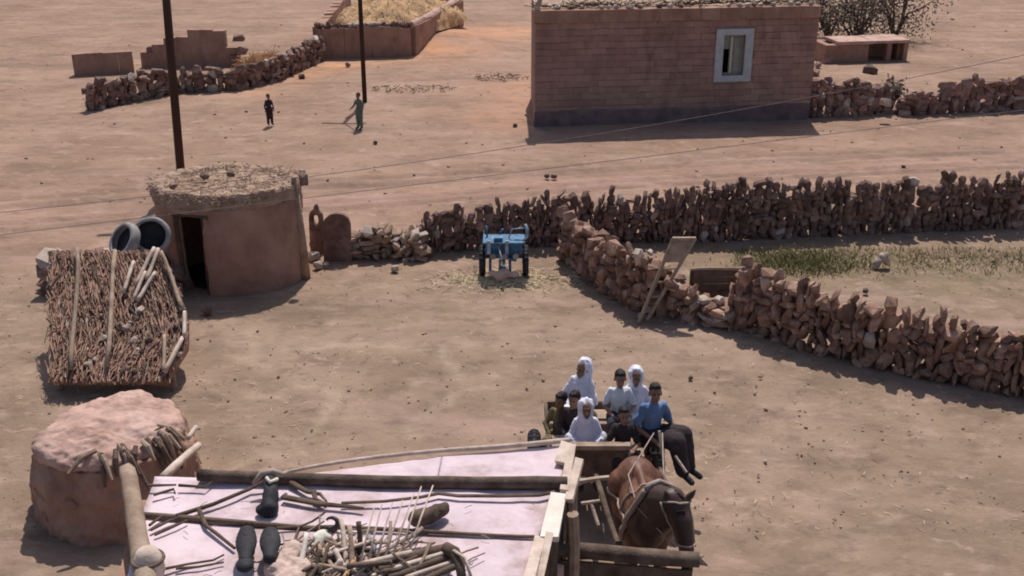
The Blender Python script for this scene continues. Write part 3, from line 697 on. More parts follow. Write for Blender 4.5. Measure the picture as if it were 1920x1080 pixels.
hs.chain([b0 + Vector((-.06, 0, -.05)), b0 + Vector((-.08, 0, .55))], [.12, .09], 10); hs.chain([b0 + Vector((.08, 0, -.05)), b0 + Vector((.05, 0, .5))], [.12, .09], 10); hs.chain([b0 + Vector((.02, 0, .88)), b0 + Vector((.03, 0, 1.02))], [.08, .05], 10)
o = hs.build('holed_stone', M['stone']); bake(o, [('REMESH', dict(mode='VOXEL', voxel_size=.025)), ('SMOOTH', dict(iterations=3))]); rough(o, .02, 6); tag(o, 'jagged upright stone pierced by a round hole beside the hut wall', 'stone')
for (px, py, s, lb) in ((588, 480, .3, 'pale stone at the foot of the pierced stone by the hut'), (596, 497, .2, 'small pale stone lying just below the pierced stone'), (612, 495, .14, 'smallest pale pebble at the foot of the dark slab')):
    tag(put_stone(None, at(px, py, .06), (s, s, s * .8), (0, 0, px), M['pale'], 'stone'), lb, 'stone')
stone_wall('low tumbled rubble wall of pale stones between slab and spiky wall', [at(664, 476), at(720, 474), at(792, 476)], [.52, .58, .5], thick=.6, sw=.2, sh=.14, m='mudroof', pale=.1, upright=.2)
stone_wall('long tall wall of upright spiky stones behind the yard and garden', [at(770, 477), at(820, 477), at(950, 474), at(1050, 470), at(1200, 466), at(1330, 464), at(1500, 456), at(1676, 449), at(1990, 436)],
           [.55, 1.0, 1.12, 1.2, 1.25, 1.35, 1.38, 1.36, 1.3], thick=.32, sw=.155, sh=.17, pale=.03, spiky=.4, upright=.6, coreh=.74, foot=.42)
stone_wall('reddish stone wall climbing from the gate to the spiky wall', [at(1062, 488), at(1120, 535), at(1185, 582), at(1250, 596), at(1302, 600)], [1.05, 1.15, 1.25, 1.0, .45], thick=.42, sw=.18, sh=.18, m='orangestone', pale=.03, spiky=.15, upright=.45, foot=.24)
stone_wall('reddish stone wall running from the gate gap past the cart', [at(1372, 622), at(1404, 636), at(1500, 665), at(1600, 690), at(1700, 712), at(1990, 770)], [.75, 1.42, 1.33, 1.15, 1.13, 1.1], thick=.42, sw=.18, sh=.19, m='orangestone', pale=.03, spiky=.15, upright=.5, foot=.4)
stone_wall('knee-high tumbled rubble filling the wall gap under the gate', [at(1298, 600) + Vector((0, .2, 0)), at(1376, 622) + Vector((0, .2, 0))], [.42, .38], thick=.5, sw=.2, sh=.15, m='orangestone', pale=.25, upright=.2)
for (px, py, s, lb) in ((1322, 575, .38, 'pale round stone filling the wall gap below the gate'), (1350, 560, .3, 'pale upright stone at the gate side of the gap'), (1342, 603, .36, 'flat pale block lying at the foot of the gate gap'), (1330, 592, .26, 'small pale stone wedged between the gap stones')):
    tag(put_stone(None, at(px, 610, 0) + Vector((0, 0 if py > 580 else .22, .08 if py > 580 else .40)), (s * .8, s * .7, s * .6), (.2, 0, px), M['pale'] if px != 1330 else M['redstone'], 'stone'), lb, 'stone')
# gate board and trestle
g0, g1 = at(1306, 590), at(1378, 588); gd = (g1 - g0).normalized()
gate = thing('wooden_gate', g0, 'dark plank gate with a pale top rail closing the wall gap', 'gate')
ztop = atd(1340, 508, g0.y + .5).z
for i in range(4):
    mb = MB(); c_ = g0 + Vector((.45, .5, .12 + i * (ztop - .12) / 4 + .09)); mb.obox(c_, gd * .47, Vector((-gd.y, gd.x, 0)) * .02, up * ((ztop - .12) / 8 - .008), .006); mb.build('plank', M['darkwood'], gate)
mb = MB(); mb.pole(g0 + Vector((-.05, .5, ztop + .02)), g0 + Vector((.95, .52, ztop + .05)), .035); mb.build('rail', M['wood'], gate)
for q in (-.02, .92): mb = MB(); mb.pole(g0 + Vector((q, .56, -.1)), g0 + Vector((q, .56, ztop)), .05); mb.build('post', M['darkwood'], gate)
tr0 = at(1203, 603)
tb = thing('wooden_ladder', tr0, 'narrow tapering wooden frame leaning on the reddish wall near the gate', 'ladder')
A0, A1 = at(1198, 604), atd(1262, 448, tr0.y + .30); B0, B1 = at(1214, 600), atd(1303, 448, tr0.y + .30)
for a, b_ in ((A0, A1), (B0, B1)): mb = MB(); mb.pole(a, b_, .035, .035, 8, .004); mb.build('rail', M['wood'], tb)
mb = MB(); e = (B1 - A1); mb.obox((A1 + B1) / 2 + Vector((0, 0, .0)), e * .53, Vector((0, .04, .0)), Vector((0, .0, .03)), .004); mb.build('top_board', M['wood'], tb)
nr_ = (A1 - A0).cross(e).normalized()
mb = MB(); q0, q1, q2, q3 = A0.lerp(A1, .72), B0.lerp(B1, .72), B0.lerp(B1, .97), A0.lerp(A1, .97)
mb.mesh([q + nr_ * s_ for s_ in (-.012, .012) for q in (q0, q1, q2, q3)], [(0, 1, 2, 3), (7, 6, 5, 4), (0, 4, 5, 1), (1, 5, 6, 2), (2, 6, 7, 3), (3, 7, 4, 0)]); mb.build('panel', M['wood'], tb)
for f in (.12, .3, .48, .64): mb = MB(); mb.pole(A0.lerp(A1, f), B0.lerp(B1, f), .022, .022, 6, 0); mb.build('rung', M['wood'], tb)
tag(put_stone(None, at(1201, 592, .06), (.14, .12, .12), (0, 0, 1), M['pale'], 'stone'), 'small pale stone at the foot of the leaning wooden frame', 'stone')
# garden grass
gr = MB()
for i in range(5200):
    px = random.gauss(1500, 55) if i % 2 else random.uniform(1380, 1980); py = random.gauss(492, 12) if i % 2 else random.gauss(480, 16)
    if py < 462: continue
    p = at(px, py); p.z = gz(p.x, p.y); h = random.uniform(.04, .14); dd = Vector((random.gauss(0, .07), random.gauss(0, .07), h)); sd = Vector((random.gauss(0, 1), random.gauss(0, 1), 0)).normalized() * .012
    gr.mesh([p - sd, p + sd, p + dd], [(0, 1, 2)])
tag(gr.build('grass', M['grass'], base=(0, 0, 0)), kind='stuff')
gs = MB(); q = at(1648, 500); gs.chain([q + Vector((-.1, -.05, .02)), q + Vector((0, 0, .18)), q + Vector((.1, .02, .22)), q + Vector((.15, 0, .1))], [.07, .09, .10, .07], 10); o = gs.build('stone', M['pale'], smooth=True); tag(o, 'pale humped stone lying alone on the garden soil', 'stone')
tag(put_stone(None, at(1623, 545, .05), (.13, .13, .1), (0, 0, 0), M['darkstone'], 'stone'), 'small dark stone alone on bare garden soil', 'stone')

# ---------------------------------------------------------------- blue machine
q = at(945, 512); mc = thing('seed_drill', q, 'worn blue wheeled farm machine parked against the spiky stone wall', 'farm machine')
bx = lambda *a: MB().box(*a)
def rel(mb): mb.v = [p + q for p in mb.v]; return mb
hop = MB(); vs = []
for (hx_, hy_, z_) in ((.26, .14, .40), (.40, .24, .72)):
    vs += [(-hx_, -hy_, z_), (hx_, -hy_, z_), (hx_, hy_, z_), (-hx_, hy_, z_)]
hop.mesh(vs, [(3, 2, 1, 0), (4, 5, 6, 7), (0, 1, 5, 4), (1, 2, 6, 5), (2, 3, 7, 6), (3, 0, 4, 7)]); rel(hop).build('hopper', M['blue'], mc)
rel(MB().box(-.42, .42, -.26, .26, .715, .75)).build('lid', M['blue'], mc)
for xx in (-.30, .06): rel(MB().box(xx - .035, xx + .035, -.29, -.262, .52, .80)).build('bracket', M['paleblue'], mc)
rel(MB().box(-.2, -.02, -.20, .0, .752, .83)).build('cover', M['blue'], mc)
for (a_, b_, r_) in (((-.34, .1, .75), (-.36, .14, .98), .02), ((-.1, .12, .75), (-.02, .1, .92), .025), ((-.48, -.05, .36), (-.30, -.24, .70), .02), ((.48, -.05, .36), (.32, -.24, .70), .02), ((-.2, -.27, .5), (.25, -.30, .38), .025), ((0, -.6, .35), (-.12, -.2, .72), .018)):
    mb = MB(); mb.tube([a_, b_], r_, 8); rel(mb).build('strut', M['blue'] if r_ > .019 else M['grey'], mc, True)
for xx in (-.22, .02, .24):
    mb = MB(); mb.tube([(xx, -.31, .47), (xx, -.24, .47)], .06, 14); rel(mb).build('gear', M['grey'], mc)
lv = MB(); lv.tube([(.2, -.1, .74), (.38, -.12, .76), (.46, -.12, .82), (.47, -.1, .96), (.43, -.08, 1.08)], [.022, .026, .032, .034, .026], 10); rel(lv).build('lever', M['paleblue'], mc, True)
lv = MB(); lv.tube([(.1, 0, .76), (.16, 0, .95), (.4, 0, .97)], [.014, .014, .014], 8); rel(lv).build('handle', M['paleblue'], mc, True)
fr = MB(); fr.box(-.5, .5, -.05, .05, .34, .40); fr.box(-.03, .03, -.62, -.05, .33, .39); fr.box(-.3, -.25, -.3, -.05, .1, .36); fr.box(.1, .15, -.3, -.05, .1, .36); rel(fr).build('frame', M['blue'], mc)
for sx_ in (-.44, .44):
    tyre = MB(); prev = [Vector((sx_, .27 * math.cos(t_), .28 + .27 * math.sin(t_))) for t_ in np.linspace(0, 2 * math.pi, 21)]
    for i in range(20): tyre.cap(prev[i], prev[i + 1], .062, .062, 8)
    wh = rel(tyre).build('wheel', M['black'], mc, True)
    hb_ = MB(); hb_.tube([(sx_ - .04, 0, .28), (sx_ + .04, 0, .28)], .17, 14); hb_.tube([(sx_ - .07, 0, .28), (sx_ + .07, 0, .28)], .05, 10); rel(hb_).build('rim', M['grey'], wh)
for xx in (-.28, -.08, .12):
    c_ = MB(); c_.tube([(xx, -.2, .38), (xx, -.26, .2), (xx, -.2, .03)], [.025, .025, .015], 6); rel(c_).build('tine', M['grey'], mc)
sd = MB()
for i in range(1700):
    a = random.uniform(0, 6.28); r_ = abs(random.gauss(0, .55)); p = Vector((q.x + math.cos(a) * r_ * 1.4, q.y - .28 + math.sin(a) * r_ * .55, 0)); p.z = gz(p.x, p.y) + .02 + .06 * math.exp(-((p.x - hx) / .75) ** 2 - ((p.y - hy) / .3) ** 2)
    dd = Vector((random.gauss(0, 1), random.gauss(0, 1), random.gauss(0, .15))).normalized() * random.uniform(.03, .09); sd.tube([p - dd, p + dd], .006, 3)
tag(sd.build('straw_litter', M['strawbits'], base=(0, 0, 0)), kind='stuff')
ct = MB(); cc = at(940, 526)
for k in range(11):
    ct.ell(cc + Vector((random.gauss(0, .14), random.gauss(0, .06), .05 + .014 * k)), (random.uniform(.06, .13), random.uniform(.06, .1), random.uniform(.05, .1)))
o = blob(ct, 'cloth_bundle', M['sack'], None, .02, 3, 1); rough(o, .03, 7); tag(o, 'crumpled pale cloth bundle dropped in front of the blue machine', 'bundle')
for (px, py, s, mm, lb) in ((989, 519, .12, 'darkstone', 'small dark stone in the straw beside the blue machine'), (740, 503, .17, 'pale', 'lone pale stone on the yard below the tumbled wall'), (1295, 708, .10, 'darkstone', 'small dark stone on open ground between cart and reddish wall'),
                            (703, 267, .16, 'darkstone', 'round dark stone on the ground below the stick carrier'), (1026, 330, .17, 'darkstone', 'darker one of two stones lying together on the track'), (1039, 330, .16, 'stone', 'browner one of two stones lying together on the track'),
                            (388, 583, .22, 'stone', 'brown lump lying at the shadow edge before the hut door'), (566, 143, .3, 'darkstone', 'dark stone at the foot of the low curved wall'), (652, 121, .25, 'stone', 'brown stone on the sand before the straw enclosure'), (966, 235, .16, 'stone', 'small stone on open ground near the brick house corner')):
    tag(put_stone(None, at(px, py, s * .25), (s, s, s * .8), (0, 0, px), M[mm], 'stone'), lb, 'stone')

# ---------------------------------------------------------------- people
def person(label, base, yaw, s, hs, joints, top, bottom, skin='skin', veil=None, hair=True, sleeve='short', head=(0, 0), robe=False, baggy=1.0, vox=.008, group=None, feet='hair', armveil=False):
    """base = pelvis point in the place; joints in body units (metres of a 1.7 m adult), facing -Y"""
    t = thing('person', base, label, 'person', group)
    Rz = Matrix.Rotation(yaw, 3, 'Z'); J = dict(
        pel=(0, 0, 0), waist=(0, .01, .18), chest=(0, 0, .36), neck=(0, -.01, .50), head=(0, -.03, .665))
    J.update(joints)
    lean = J.pop('lean', (0, 0))
    for k in list(J):
        p = Vector(J[k])
        if k in ('waist', 'chest', 'neck', 'head', 'sl', 'sr'): p += Vector((lean[0], lean[1], 0)) * p.z
        J[k] = p
    J.setdefault('sl', J['neck'] + Vector((.140, .01, -.055))); J.setdefault('sr', J['neck'] + Vector((-.140, .01, -.055)))
    Wp = lambda p: Vector(base) + Rz @ (Vector(p) * s)
    for sd_ in 'lr': J.setdefault('h' + sd_, Vector((.09 if sd_ == 'l' else -.09, 0, -.02)))
    hd = Wp(J['head']); Rh = Rz @ Matrix.Rotation(head[0], 3, 'Z') @ Matrix.Rotation(head[1], 3, 'X')
    Hp = lambda x, y, z: hd + Rh @ (Vector((x, y, z)) * hs)
    B = MB()
    B.chain([Wp(J['pel']), Wp(J['waist']), Wp(J['chest'])], [.12 * s, .105 * s, .112 * s])
    B.chain([Wp(J['sl']), Wp(J['chest']), Wp(J['sr'])], [.05 * s, .105 * s, .05 * s])
    B.chain([Wp(J['chest']), Wp(J['neck']), Hp(0, .015, -.06)], [.095 * s, .052 * s, .05 * hs])
    B.ell(Hp(0, .012, .03), (.076 * hs, .096 * hs, .098 * hs), rot=Rh); B.ell(Hp(0, -.022, -.035), (.058 * hs, .066 * hs, .085 * hs), rot=Rh)
    B.cap(Hp(0, -.085, .01), Hp(0, -.108, -.028), .012 * hs, .018 * hs, 8); B.ell(Hp(0, -.078, -.07), (.03 * hs, .014 * hs, .012 * hs), rot=Rh); B.ell(Hp(0, -.066, -.104), (.026 * hs, .02 * hs, .02 * hs), rot=Rh)
    B.ell(Hp(0, -.075, .034), (.05 * hs, .018 * hs, .012 * hs), rot=Rh)
    for e in (-1, 1): B.ell(Hp(e * .078, .012, -.005), (.012 * hs, .022 * hs, .034 * hs), rot=Rh)
    for sd_ in 'lr':
        e = 1 if sd_ == 'l' else -1
        sh_, el, wr = Wp(J['s' + sd_]), Wp(J['e' + sd_]), Wp(J['w' + sd_])
        B.chain([sh_, el, wr], [.052 * s, .04 * s, .028 * s])
        fd = (wr - el).normalized(); hdn = Vector((0, 0, -1)); side = fd.cross(hdn).normalized() if fd.cross(hdn).length > .05 else Rz @ Vector((1, 0, 0))
        palm = wr + fd * .055 * s
        bend = (fd * .75 + hdn * .65).normalized()
        B.cap(wr, palm, .028 * s, .032 * s, 8)
        for k in range(4):
            o_ = side * (k - 1.5) * .021 * s; ln = (.034, .039, .037, .029)[k] * s
            k0 = palm + o_ + fd * .012 * s; k1 = k0 + fd * ln + hdn * .006 * s; k2 = k1 + bend * ln
            B.chain([palm + o_ * .6, k0, k1, k2], [.012 * s, .0115 * s, .0105 * s, .009 * s], 8)
        inward = side * (-e if side.dot(Rz @ Vector((1, 0, 0))) > 0 else e)
        th0 = wr + fd * .02 * s + inward * .022 * s; B.chain([th0, th0 + inward * .025 * s + fd * .03 * s, th0 + inward * .028 * s + fd * .06 * s], [.015 * s, .013 * s, .011 * s], 8)
        hp_, kn, an, to = Wp(J['h' + sd_]), Wp(J['k' + sd_]), Wp(J['a' + sd_]), Wp(J['t' + sd_])
        B.chain([Wp(J['pel']), hp_, kn, an, to], [.11 * s, .085 * s, .06 * s, .042 * s, .032 * s])
    body = blob(B, 'body', M[skin], t, vox, 3, .45)
    for e in (-1, 1):
        E = MB(); E.ell(Hp(e * .031, -.083, .012), (.012 * hs, .007 * hs, .008 * hs), 8, 6, Rh); E.build('eye', M['eye'], t, True)
    E = MB(); E.ell(Hp(0, -.089, -.071), (.022 * hs, .006 * hs, .006 * hs), 10, 6, Rh); E.build('mouth', M['lip'], t, True)
    if hair and not veil:
        Hh = MB(); Hh.ell(Hp(0, .03, .045), (.083 * hs, .098 * hs, .098 * hs), 18, 12, Rh); Hh.ell(Hp(0, -.03, .098), (.06 * hs, .05 * hs, .035 * hs), 14, 8, Rh)
        rough(blob(Hh, 'hair', M['hair'], t, .01, 2, .6), .006 * hs, 30)
    # garments
    S = MB(); g_ = 1.14
    S.chain([Wp(J['pel']), Wp(J['waist']), Wp(J['chest'])], [.15 * s, .134 * s, .142 * s]); S.chain([Wp(J['sl']), Wp(J['chest']), Wp(J['sr'])], [.062 * s, .125 * s, .062 * s])
    S.chain([Wp(J['chest']), Wp(J['neck'] - Vector((0, 0, .03)))], [.125 * s, .07 * s])
    for sd_ in 'lr':
        sh_, el, wr = Wp(J['s' + sd_]), Wp(J['e' + sd_]), Wp(J['w' + sd_])
        if sleeve == 'long': S.chain([sh_, el, el.lerp(wr, .9)], [.062 * s, .052 * s, .042 * s])
        else: S.chain([sh_, sh_.lerp(el, .8)], [.064 * s, .060 * s])
    if robe:
        for sd_ in 'lr': S.chain([Wp(J['h' + sd_]), Wp(J['k' + sd_]), Wp(J['a' + sd_])], [.14 * s, .11 * s, .08 * s])
    rough(blob(S, 'shirt' if not robe else 'dress', M[top], t, .014, 3, .6), .016 * s, 9)
    if not robe:
        S = MB(); S.cap(Wp(J['pel']), Wp(J['pel'] + Vector((0, 0, .06))), .145 * s, .138 * s)
        for sd_ in 'lr': S.chain([Wp(J['h' + sd_]), Wp(J['k' + sd_]), Wp(J['k' + sd_]).lerp(Wp(J['a' + sd_]), .92)], [.118 * s * baggy, .098 * s * baggy, .072 * s * baggy])
        rough(blob(S, 'trousers', M[bottom], t, .014, 3, .6), .01 * s, 9)
    for sd_ in 'lr':
        S = MB(); a_, t_ = Wp(J['a' + sd_]), Wp(J['t' + sd_]); S.cap(a_ + (t_ - a_) * -.12 - up * .012 * s, t_ + (t_ - a_) * .18, .047 * s, .042 * s, 10); S.build('shoe', M['black'], t, True)
    if veil:
        V = MB(); V.ell(Hp(0, .055, .035), (.104 * hs, .112 * hs, .122 * hs), 20, 14, Rh)
        V.ell(Hp(0, .045, -.06), (.098 * hs, .10 * hs, .11 * hs), 18, 12, Rh); V.ell(Hp(0, -.005, -.145), (.078 * hs, .085 * hs, .055 * hs), 16, 10, Rh)
        nk, ch, wa = J['neck'], J['chest'], J['waist']
        for f in np.linspace(0, 1, 9):       # the cloth widens from the neck to the elbows
            c_ = nk.lerp(wa + Vector((0, 0, -.07)), f) + Vector((0, .02, .02 - .06 * f))
            V.ell(Wp(c_), ((.10 + .19 * f ** .75) * s, (.10 + .09 * f) * s, .08 * s), 20, 10, Rz)
        if armveil:
            for sd_ in 'lr': V.chain([Wp(J['e' + sd_]), Wp(J['e' + sd_]).lerp(Wp(J['w' + sd_]), .7)], [.075 * s, .065 * s])
        V.chain([Hp(0, .10, -.05), Wp(ch + Vector((0, .10, .02))), Wp(wa + Vector((0, .10, -.1)))], [.085 * hs, .11 * s, .13 * s])
        vo = blob(V, 'headscarf', M[veil], t, .011, 3, .6); folds(vo, .015 * s, 10); rough(vo, .016 * s, 7); rough(vo, .006 * s, 22)
    return t
SIT = dict(kl=(.13, -.40, .03), kr=(-.13, -.40, .03), al=(.11, -.40, -.36), ar=(-.11, -.40, -.36), tl=(.12, -.54, -.40), tr=(-.12, -.54, -.40),
           el=(.25, -.06, .20), er=(-.25, -.06, .20), wl=(.11, -.27, .10), wr=(-.11, -.27, .10))
XLEG = dict(kl=(.30, -.25, .02), kr=(-.30, -.25, .02), al=(-.06, -.33, -.05), ar=(.06, -.30, -.05), tl=(-.2, -.36, -.06), tr=(.2, -.33, -.06),
            el=(.27, -.05, .22), er=(-.27, -.05, .22), wl=(.15, -.26, .08), wr=(-.15, -.26, .08))
def seated(label, px, py, d, s, hs, yaw=0.0, pose=SIT, **kw):
    """seat a person so that the head is where the photograph shows it"""
    s *= 1.08; hs *= 1.06
    jj = dict(pose); jj.update(kw.pop('j', {})); lean = jj.get('lean', (0, 0)); Rz = Matrix.Rotation(yaw, 3, 'Z')
    hl = Vector(jj.get('head', (0, -.03, .665))); hl = hl + Vector((lean[0], lean[1], 0)) * hl.z
    base = atd(px, py, d) - Rz @ (hl * s)
    return person(label, base, yaw, s, hs, jj, **kw)
GRP = 'children riding on the cart'
seated('child in white headscarf looking aside at the back of the cart', 1092, 692, 12.95, .78, .90, R(-20), top='veil', bottom='navy', veil='veil', sleeve='long', robe=True, head=(R(-25), R(0)), group=GRP, j=dict(lean=(.06, 0)))
seated('boy in white shirt standing out in the middle of the cart', 1163, 711, 12.7, .76, .90, 0, top='whiteshirt', bottom='navy', head=(0, 0), group=GRP, skin='skin2')
seated('girl in white headscarf between white-shirted and blue-shirted boys', 1193, 708, 12.85, .78, .90, R(5), top='veil', bottom='navy', veil='veil', sleeve='long', robe=True, group=GRP, head=(R(-8), 0))
seated('girl wrapped in white headscarf behind the front board of the cart', 1099, 768, 12.1, .78, .90, R(4), top='veil', bottom='navy', veil='veil', sleeve='long', robe=True, group=GRP, head=(0, R(-8)), armveil=True)
seated('small boy in dark clothes at the middle of the front board', 1170, 780, 11.98, .70, .84, R(0), top='darkcloth', bottom='navy', sleeve='short', group=GRP, j=dict(wl=(.16, -.34, .20), el=(.26, -.14, .18), wr=(-.15, -.30, .26), er=(-.26, -.12, .20)), head=(R(5), R(-6)), skin='skin2')
seated('small boy in dark jacket crouching beside the white-wrapped girl', 1076, 750, 12.45, .72, .88, R(-12), top='darkcloth', bottom='navy', sleeve='long', group=GRP, head=(R(-15), 0))
seated('small boy in olive shirt at the outer corner of the cart', 1051, 752, 12.6, .72, .88, R(-20), top='olive', bottom='olive', sleeve='long', group=GRP, head=(R(-20), R(4)))
hd = atd(1229, 738, 12.05)
dr = seated('older boy in sky-blue shirt seated at the cart corner, leg hanging out', 1229, 738, 12.05, .86, .94, R(8), top='blueshirt', bottom='darkcloth', sleeve='short', baggy=1.35, group=GRP, head=(R(-6), R(-10)),
       j=dict(lean=(.02, -.06), kl=(.40, -.22, .08), al=(.46, -.40, -.36), tl=(.56, -.50, -.42), kr=(.26, -.36, .06), ar=(.34, -.52, -.36), tr=(.40, -.66, -.40), el=(.26, .0, .18), wl=(.36, -.16, .10), er=(-.24, -.06, .16), wr=(-.04, -.28, .06)))
STAND = dict(kl=(.10, -.02, -.42), kr=(-.10, .0, -.42), al=(.11, 0, -.84), ar=(-.11, .02, -.84), tl=(.12, -.14, -.88), tr=(-.12, -.12, -.88), el=(.23, .02, .20), er=(-.23, .02, .20), wl=(.24, -.06, -.04), wr=(-.24, -.06, -.04))
p = at(507, 233); person('small child standing in dark clothes out on the open ground', p + up * .50, R(30), .56, .72, dict(STAND), top='darkcloth', bottom='darkcloth', sleeve='long', vox=.011, group=None)
p = at(675, 240); person('child in grey-green clothes holding a stick near the far pole', p + up * .575, R(-30), .65, .78, dict(STAND, er=(-.24, -.06, .2), wr=(-.34, -.16, .06)), top='greencloth', bottom='greencloth', sleeve='long', vox=.011)
mb = MB(); mb.pole(at(648, 222, .12), at(676, 205, .62), .022, .018, 6, .01); tag(mb.build('stick', M['wood']), 'thin stick held slanting by the child in grey-green', 'stick')

# ---------------------------------------------------------------- cart
CX0, CX1, CY0, CY1 = .50, 1.74, 11.72, 13.35
cart = thing('horse_cart', ((CX0 + CX1) / 2, 12.5, 0), 'flat wooden horse cart loaded with seated children', 'cart')
def cpart(name, mm, *boxes, j=.004):
    mb = MB()
    for b_ in boxes: mb.box(*b_, jit=j)
    return mb.build(name, M[mm], cart)
for i in range(7):
    x0 = CX0 + i * (CX1 - CX0) / 7; cpart('plank', 'wood', (x0 + .006, x0 + (CX1 - CX0) / 7 - .006, CY0, CY1, .62, .66))
fb = cpart('front_board', 'darkwood', (CX0 + .02, CX1 - .28, CY0 - .05, CY0 - .01, .62, 1.02))
mb = MB(); mb.box(CX0, CX1 - .25, CY0 - .09, CY0 + .02, 1.025, 1.085, .004); mb.build('front_rail', M['wood'], cart)
cpart('side_board', 'darkwood', (CX0 - .04, CX0, CY0, CY1, .66, .78)); cpart('side_board', 'darkwood', (CX1, CX1 + .04, CY0 + .45, CY1, .66, .78)); cpart('tail_board', 'darkwood', (CX0, CX1, CY1, CY1 + .04, .66, .78))
for yy in (12.9, 12.2): cpart('bench', 'wood', (CX0 + .03, CX1 - .03, yy - .13, yy + .13, .80, .84))
cpart('chassis', 'darkwood', (CX0 + .1, CX0 + .2, CY0 - .1, CY1, .5, .615), (CX1 - .2, CX1 - .1, CY0 - .1, CY1, .5, .615)); cpart('axle', 'grey', (CX0 - .2, CX1 + .2, 12.47, 12.55, .36, .44))
for sx_ in (CX0 - .2, CX1 + .2):
    ty = MB(); pr = [Vector((sx_, 12.5 + .30 * math.cos(t_), .39 + .30 * math.sin(t_))) for t_ in np.linspace(0, 2 * math.pi, 25)]
    for i in range(24): ty.cap(pr[i], pr[i + 1], .09, .09, 8)
    whl = ty.build('wheel', M['black'], cart, True)
    rm = MB(); rm.tube([(sx_ - .05, 12.5, .39), (sx_ + .05, 12.5, .39)], .21, 16); rm.tube([(sx_ - .09, 12.5, .39), (sx_ + .09, 12.5, .39)], .06, 10); rm.build('rim', M['grey'], whl)
for (x0, x1) in ((1.02, 1.16), (1.86, 1.90)):
    mb = MB(); mb.pole((x0, CY0 + .3, .68), (x1, 9.75, .98), .04, .03, 8, .006); mb.build('shaft', M['beamwood'], cart)
mb = MB(); mb.pole((.80, 11.30, .78), (1.28, 11.36, .80), .035, .03, 8, .01); mb.build('crossbar', M['palewood'], cart)
mb = MB(); mb.pole((.78, 11.5, 1.0), (.84, 11.28, .74), .03, .03); mb.build('strut', M['palewood'], cart)
mb = MB(); mb.box(1.66, 1.90, 11.28, 11.48, .66, .74, .006); mb.build('step', M['cream'], cart)
for a, b_ in (((1236, 808), (1246, 872)), ((1266, 855), (1287, 886))):
    mb = MB(); mb.pole(atd(*a, 11.5), atd(*b_, 11.35), .018, .02, 6, .004); mb.build('stake', M['palewood'], cart)
mb = MB(); mb.pole(atd(1090, 944, 10.7), atd(1124, 939, 10.7), .022, .02, 8, .01); mb.pole(atd(1108, 943, 10.7), atd(1122, 985, 10.5), .022, .02, 8, .01); tag(mb.build('wooden_hook', M['palewood']), 'pale T-shaped wooden peg beside the horse flank', 'peg')

# ---------------------------------------------------------------- horse
hc_ = Vector((1.50, 10.45, 0)); horse = thing('horse', hc_, 'chestnut horse with dark lowered head harnessed to the cart', 'horse')
Rz = Matrix.Rotation(R(3), 3, 'Z'); sH = .93
HP = lambda x, y, z: hc_ + Rz @ (Vector((x, y, z)) * sH)
B = MB()
B.ell(HP(0, .44, 1.16), (.26, .32, .28)); B.ell(HP(0, .05, 1.06), (.265, .50, .30)); B.ell(HP(0, -.36, 1.12), (.26, .32, .33)); B.ell(HP(0, -.26, 1.30), (.10, .32, .15)); B.ell(HP(0, -.52, 1.08), (.19, .20, .24)); B.ell(HP(0, .40, 1.33), (.11, .26, .12)); B.cap(HP(0, .5, 1.40), HP(0, -.3, 1.40), .045, .05)
B.chain([HP(.0, -.36, 1.26), HP(.10, -.56, 1.52), HP(.20, -.74, 1.62), HP(.25, -.84, 1.58)], [.22, .20, .165, .13]); B.chain([HP(0, -.50, 1.12), HP(.12, -.66, 1.34), HP(.23, -.80, 1.48)], [.19, .165, .13])
B.chain([HP(.25, -.82, 1.57), HP(.285, -.92, 1.48), HP(.33, -1.04, 1.24), HP(.345, -1.08, 1.08)], [.125, .122, .09, .078]); B.ell(HP(.29, -.88, 1.44), (.105, .11, .14)); B.cap(HP(.345, -1.08, 1.10), HP(.35, -1.09, 1.03), .07, .064)
for e in (-1, 1):
    B.chain([HP(.255 + e * .085, -.80, 1.65), HP(.265 + e * .14, -.81, 1.74), HP(.275 + e * .18, -.83, 1.83)], [.042, .04, .01], 8)
    B.chain([HP(e * .15, -.40, .98), HP(e * .16, -.42, .72), HP(e * .16, -.43, .46), HP(e * .16, -.42, .14), HP(e * .16, -.47, .05)], [.15, .085, .055, .04, .055])
    B.chain([HP(e * .16, .46, 1.10), HP(e * .17, .36, .80), HP(e * .17, .58, .52), HP(e * .17, .54, .14), HP(e * .17, .50, .05)], [.20, .14, .06, .043, .055])
blob(B, 'body', M['hide'], horse, .016, 5, .5)
hm_ = M['hide']; hn_ = hm_.node_tree.nodes; hl_ = hm_.node_tree.links   # bay coat: black points on head, neck and lower legs
tc = hn_.new('ShaderNodeTexCoord'); sx = hn_.new('ShaderNodeSeparateXYZ'); hl_.new(tc.outputs['Object'], sx.inputs[0])
mr = hn_.new('ShaderNodeMapRange'); mr.inputs['From Min'].default_value = -.36; mr.inputs['From Max'].default_value = -.56; hl_.new(sx.outputs['Y'], mr.inputs['Value'])
mr2 = hn_.new('ShaderNodeMapRange'); mr2.inputs['From Min'].default_value = .75; mr2.inputs['From Max'].default_value = .45; hl_.new(sx.outputs['Z'], mr2.inputs['Value'])
mx = hn_.new('ShaderNodeMath'); mx.operation = 'MAXIMUM'; hl_.new(mr.outputs[0], mx.inputs[0]); hl_.new(mr2.outputs[0], mx.inputs[1])
cm = hn_.new('ShaderNodeMix'); cm.data_type = 'RGBA'; hb_ = hn_['Principled BSDF']; src = hb_.inputs['Base Color'].links[0].from_socket
hl_.new(mx.outputs[0], cm.inputs[0]); hl_.new(src, cm.inputs[6]); cm.inputs[7].default_value = (.062, .034, .026, 1); hl_.new(cm.outputs[2], hb_.inputs['Base Color'])
mn = MB()
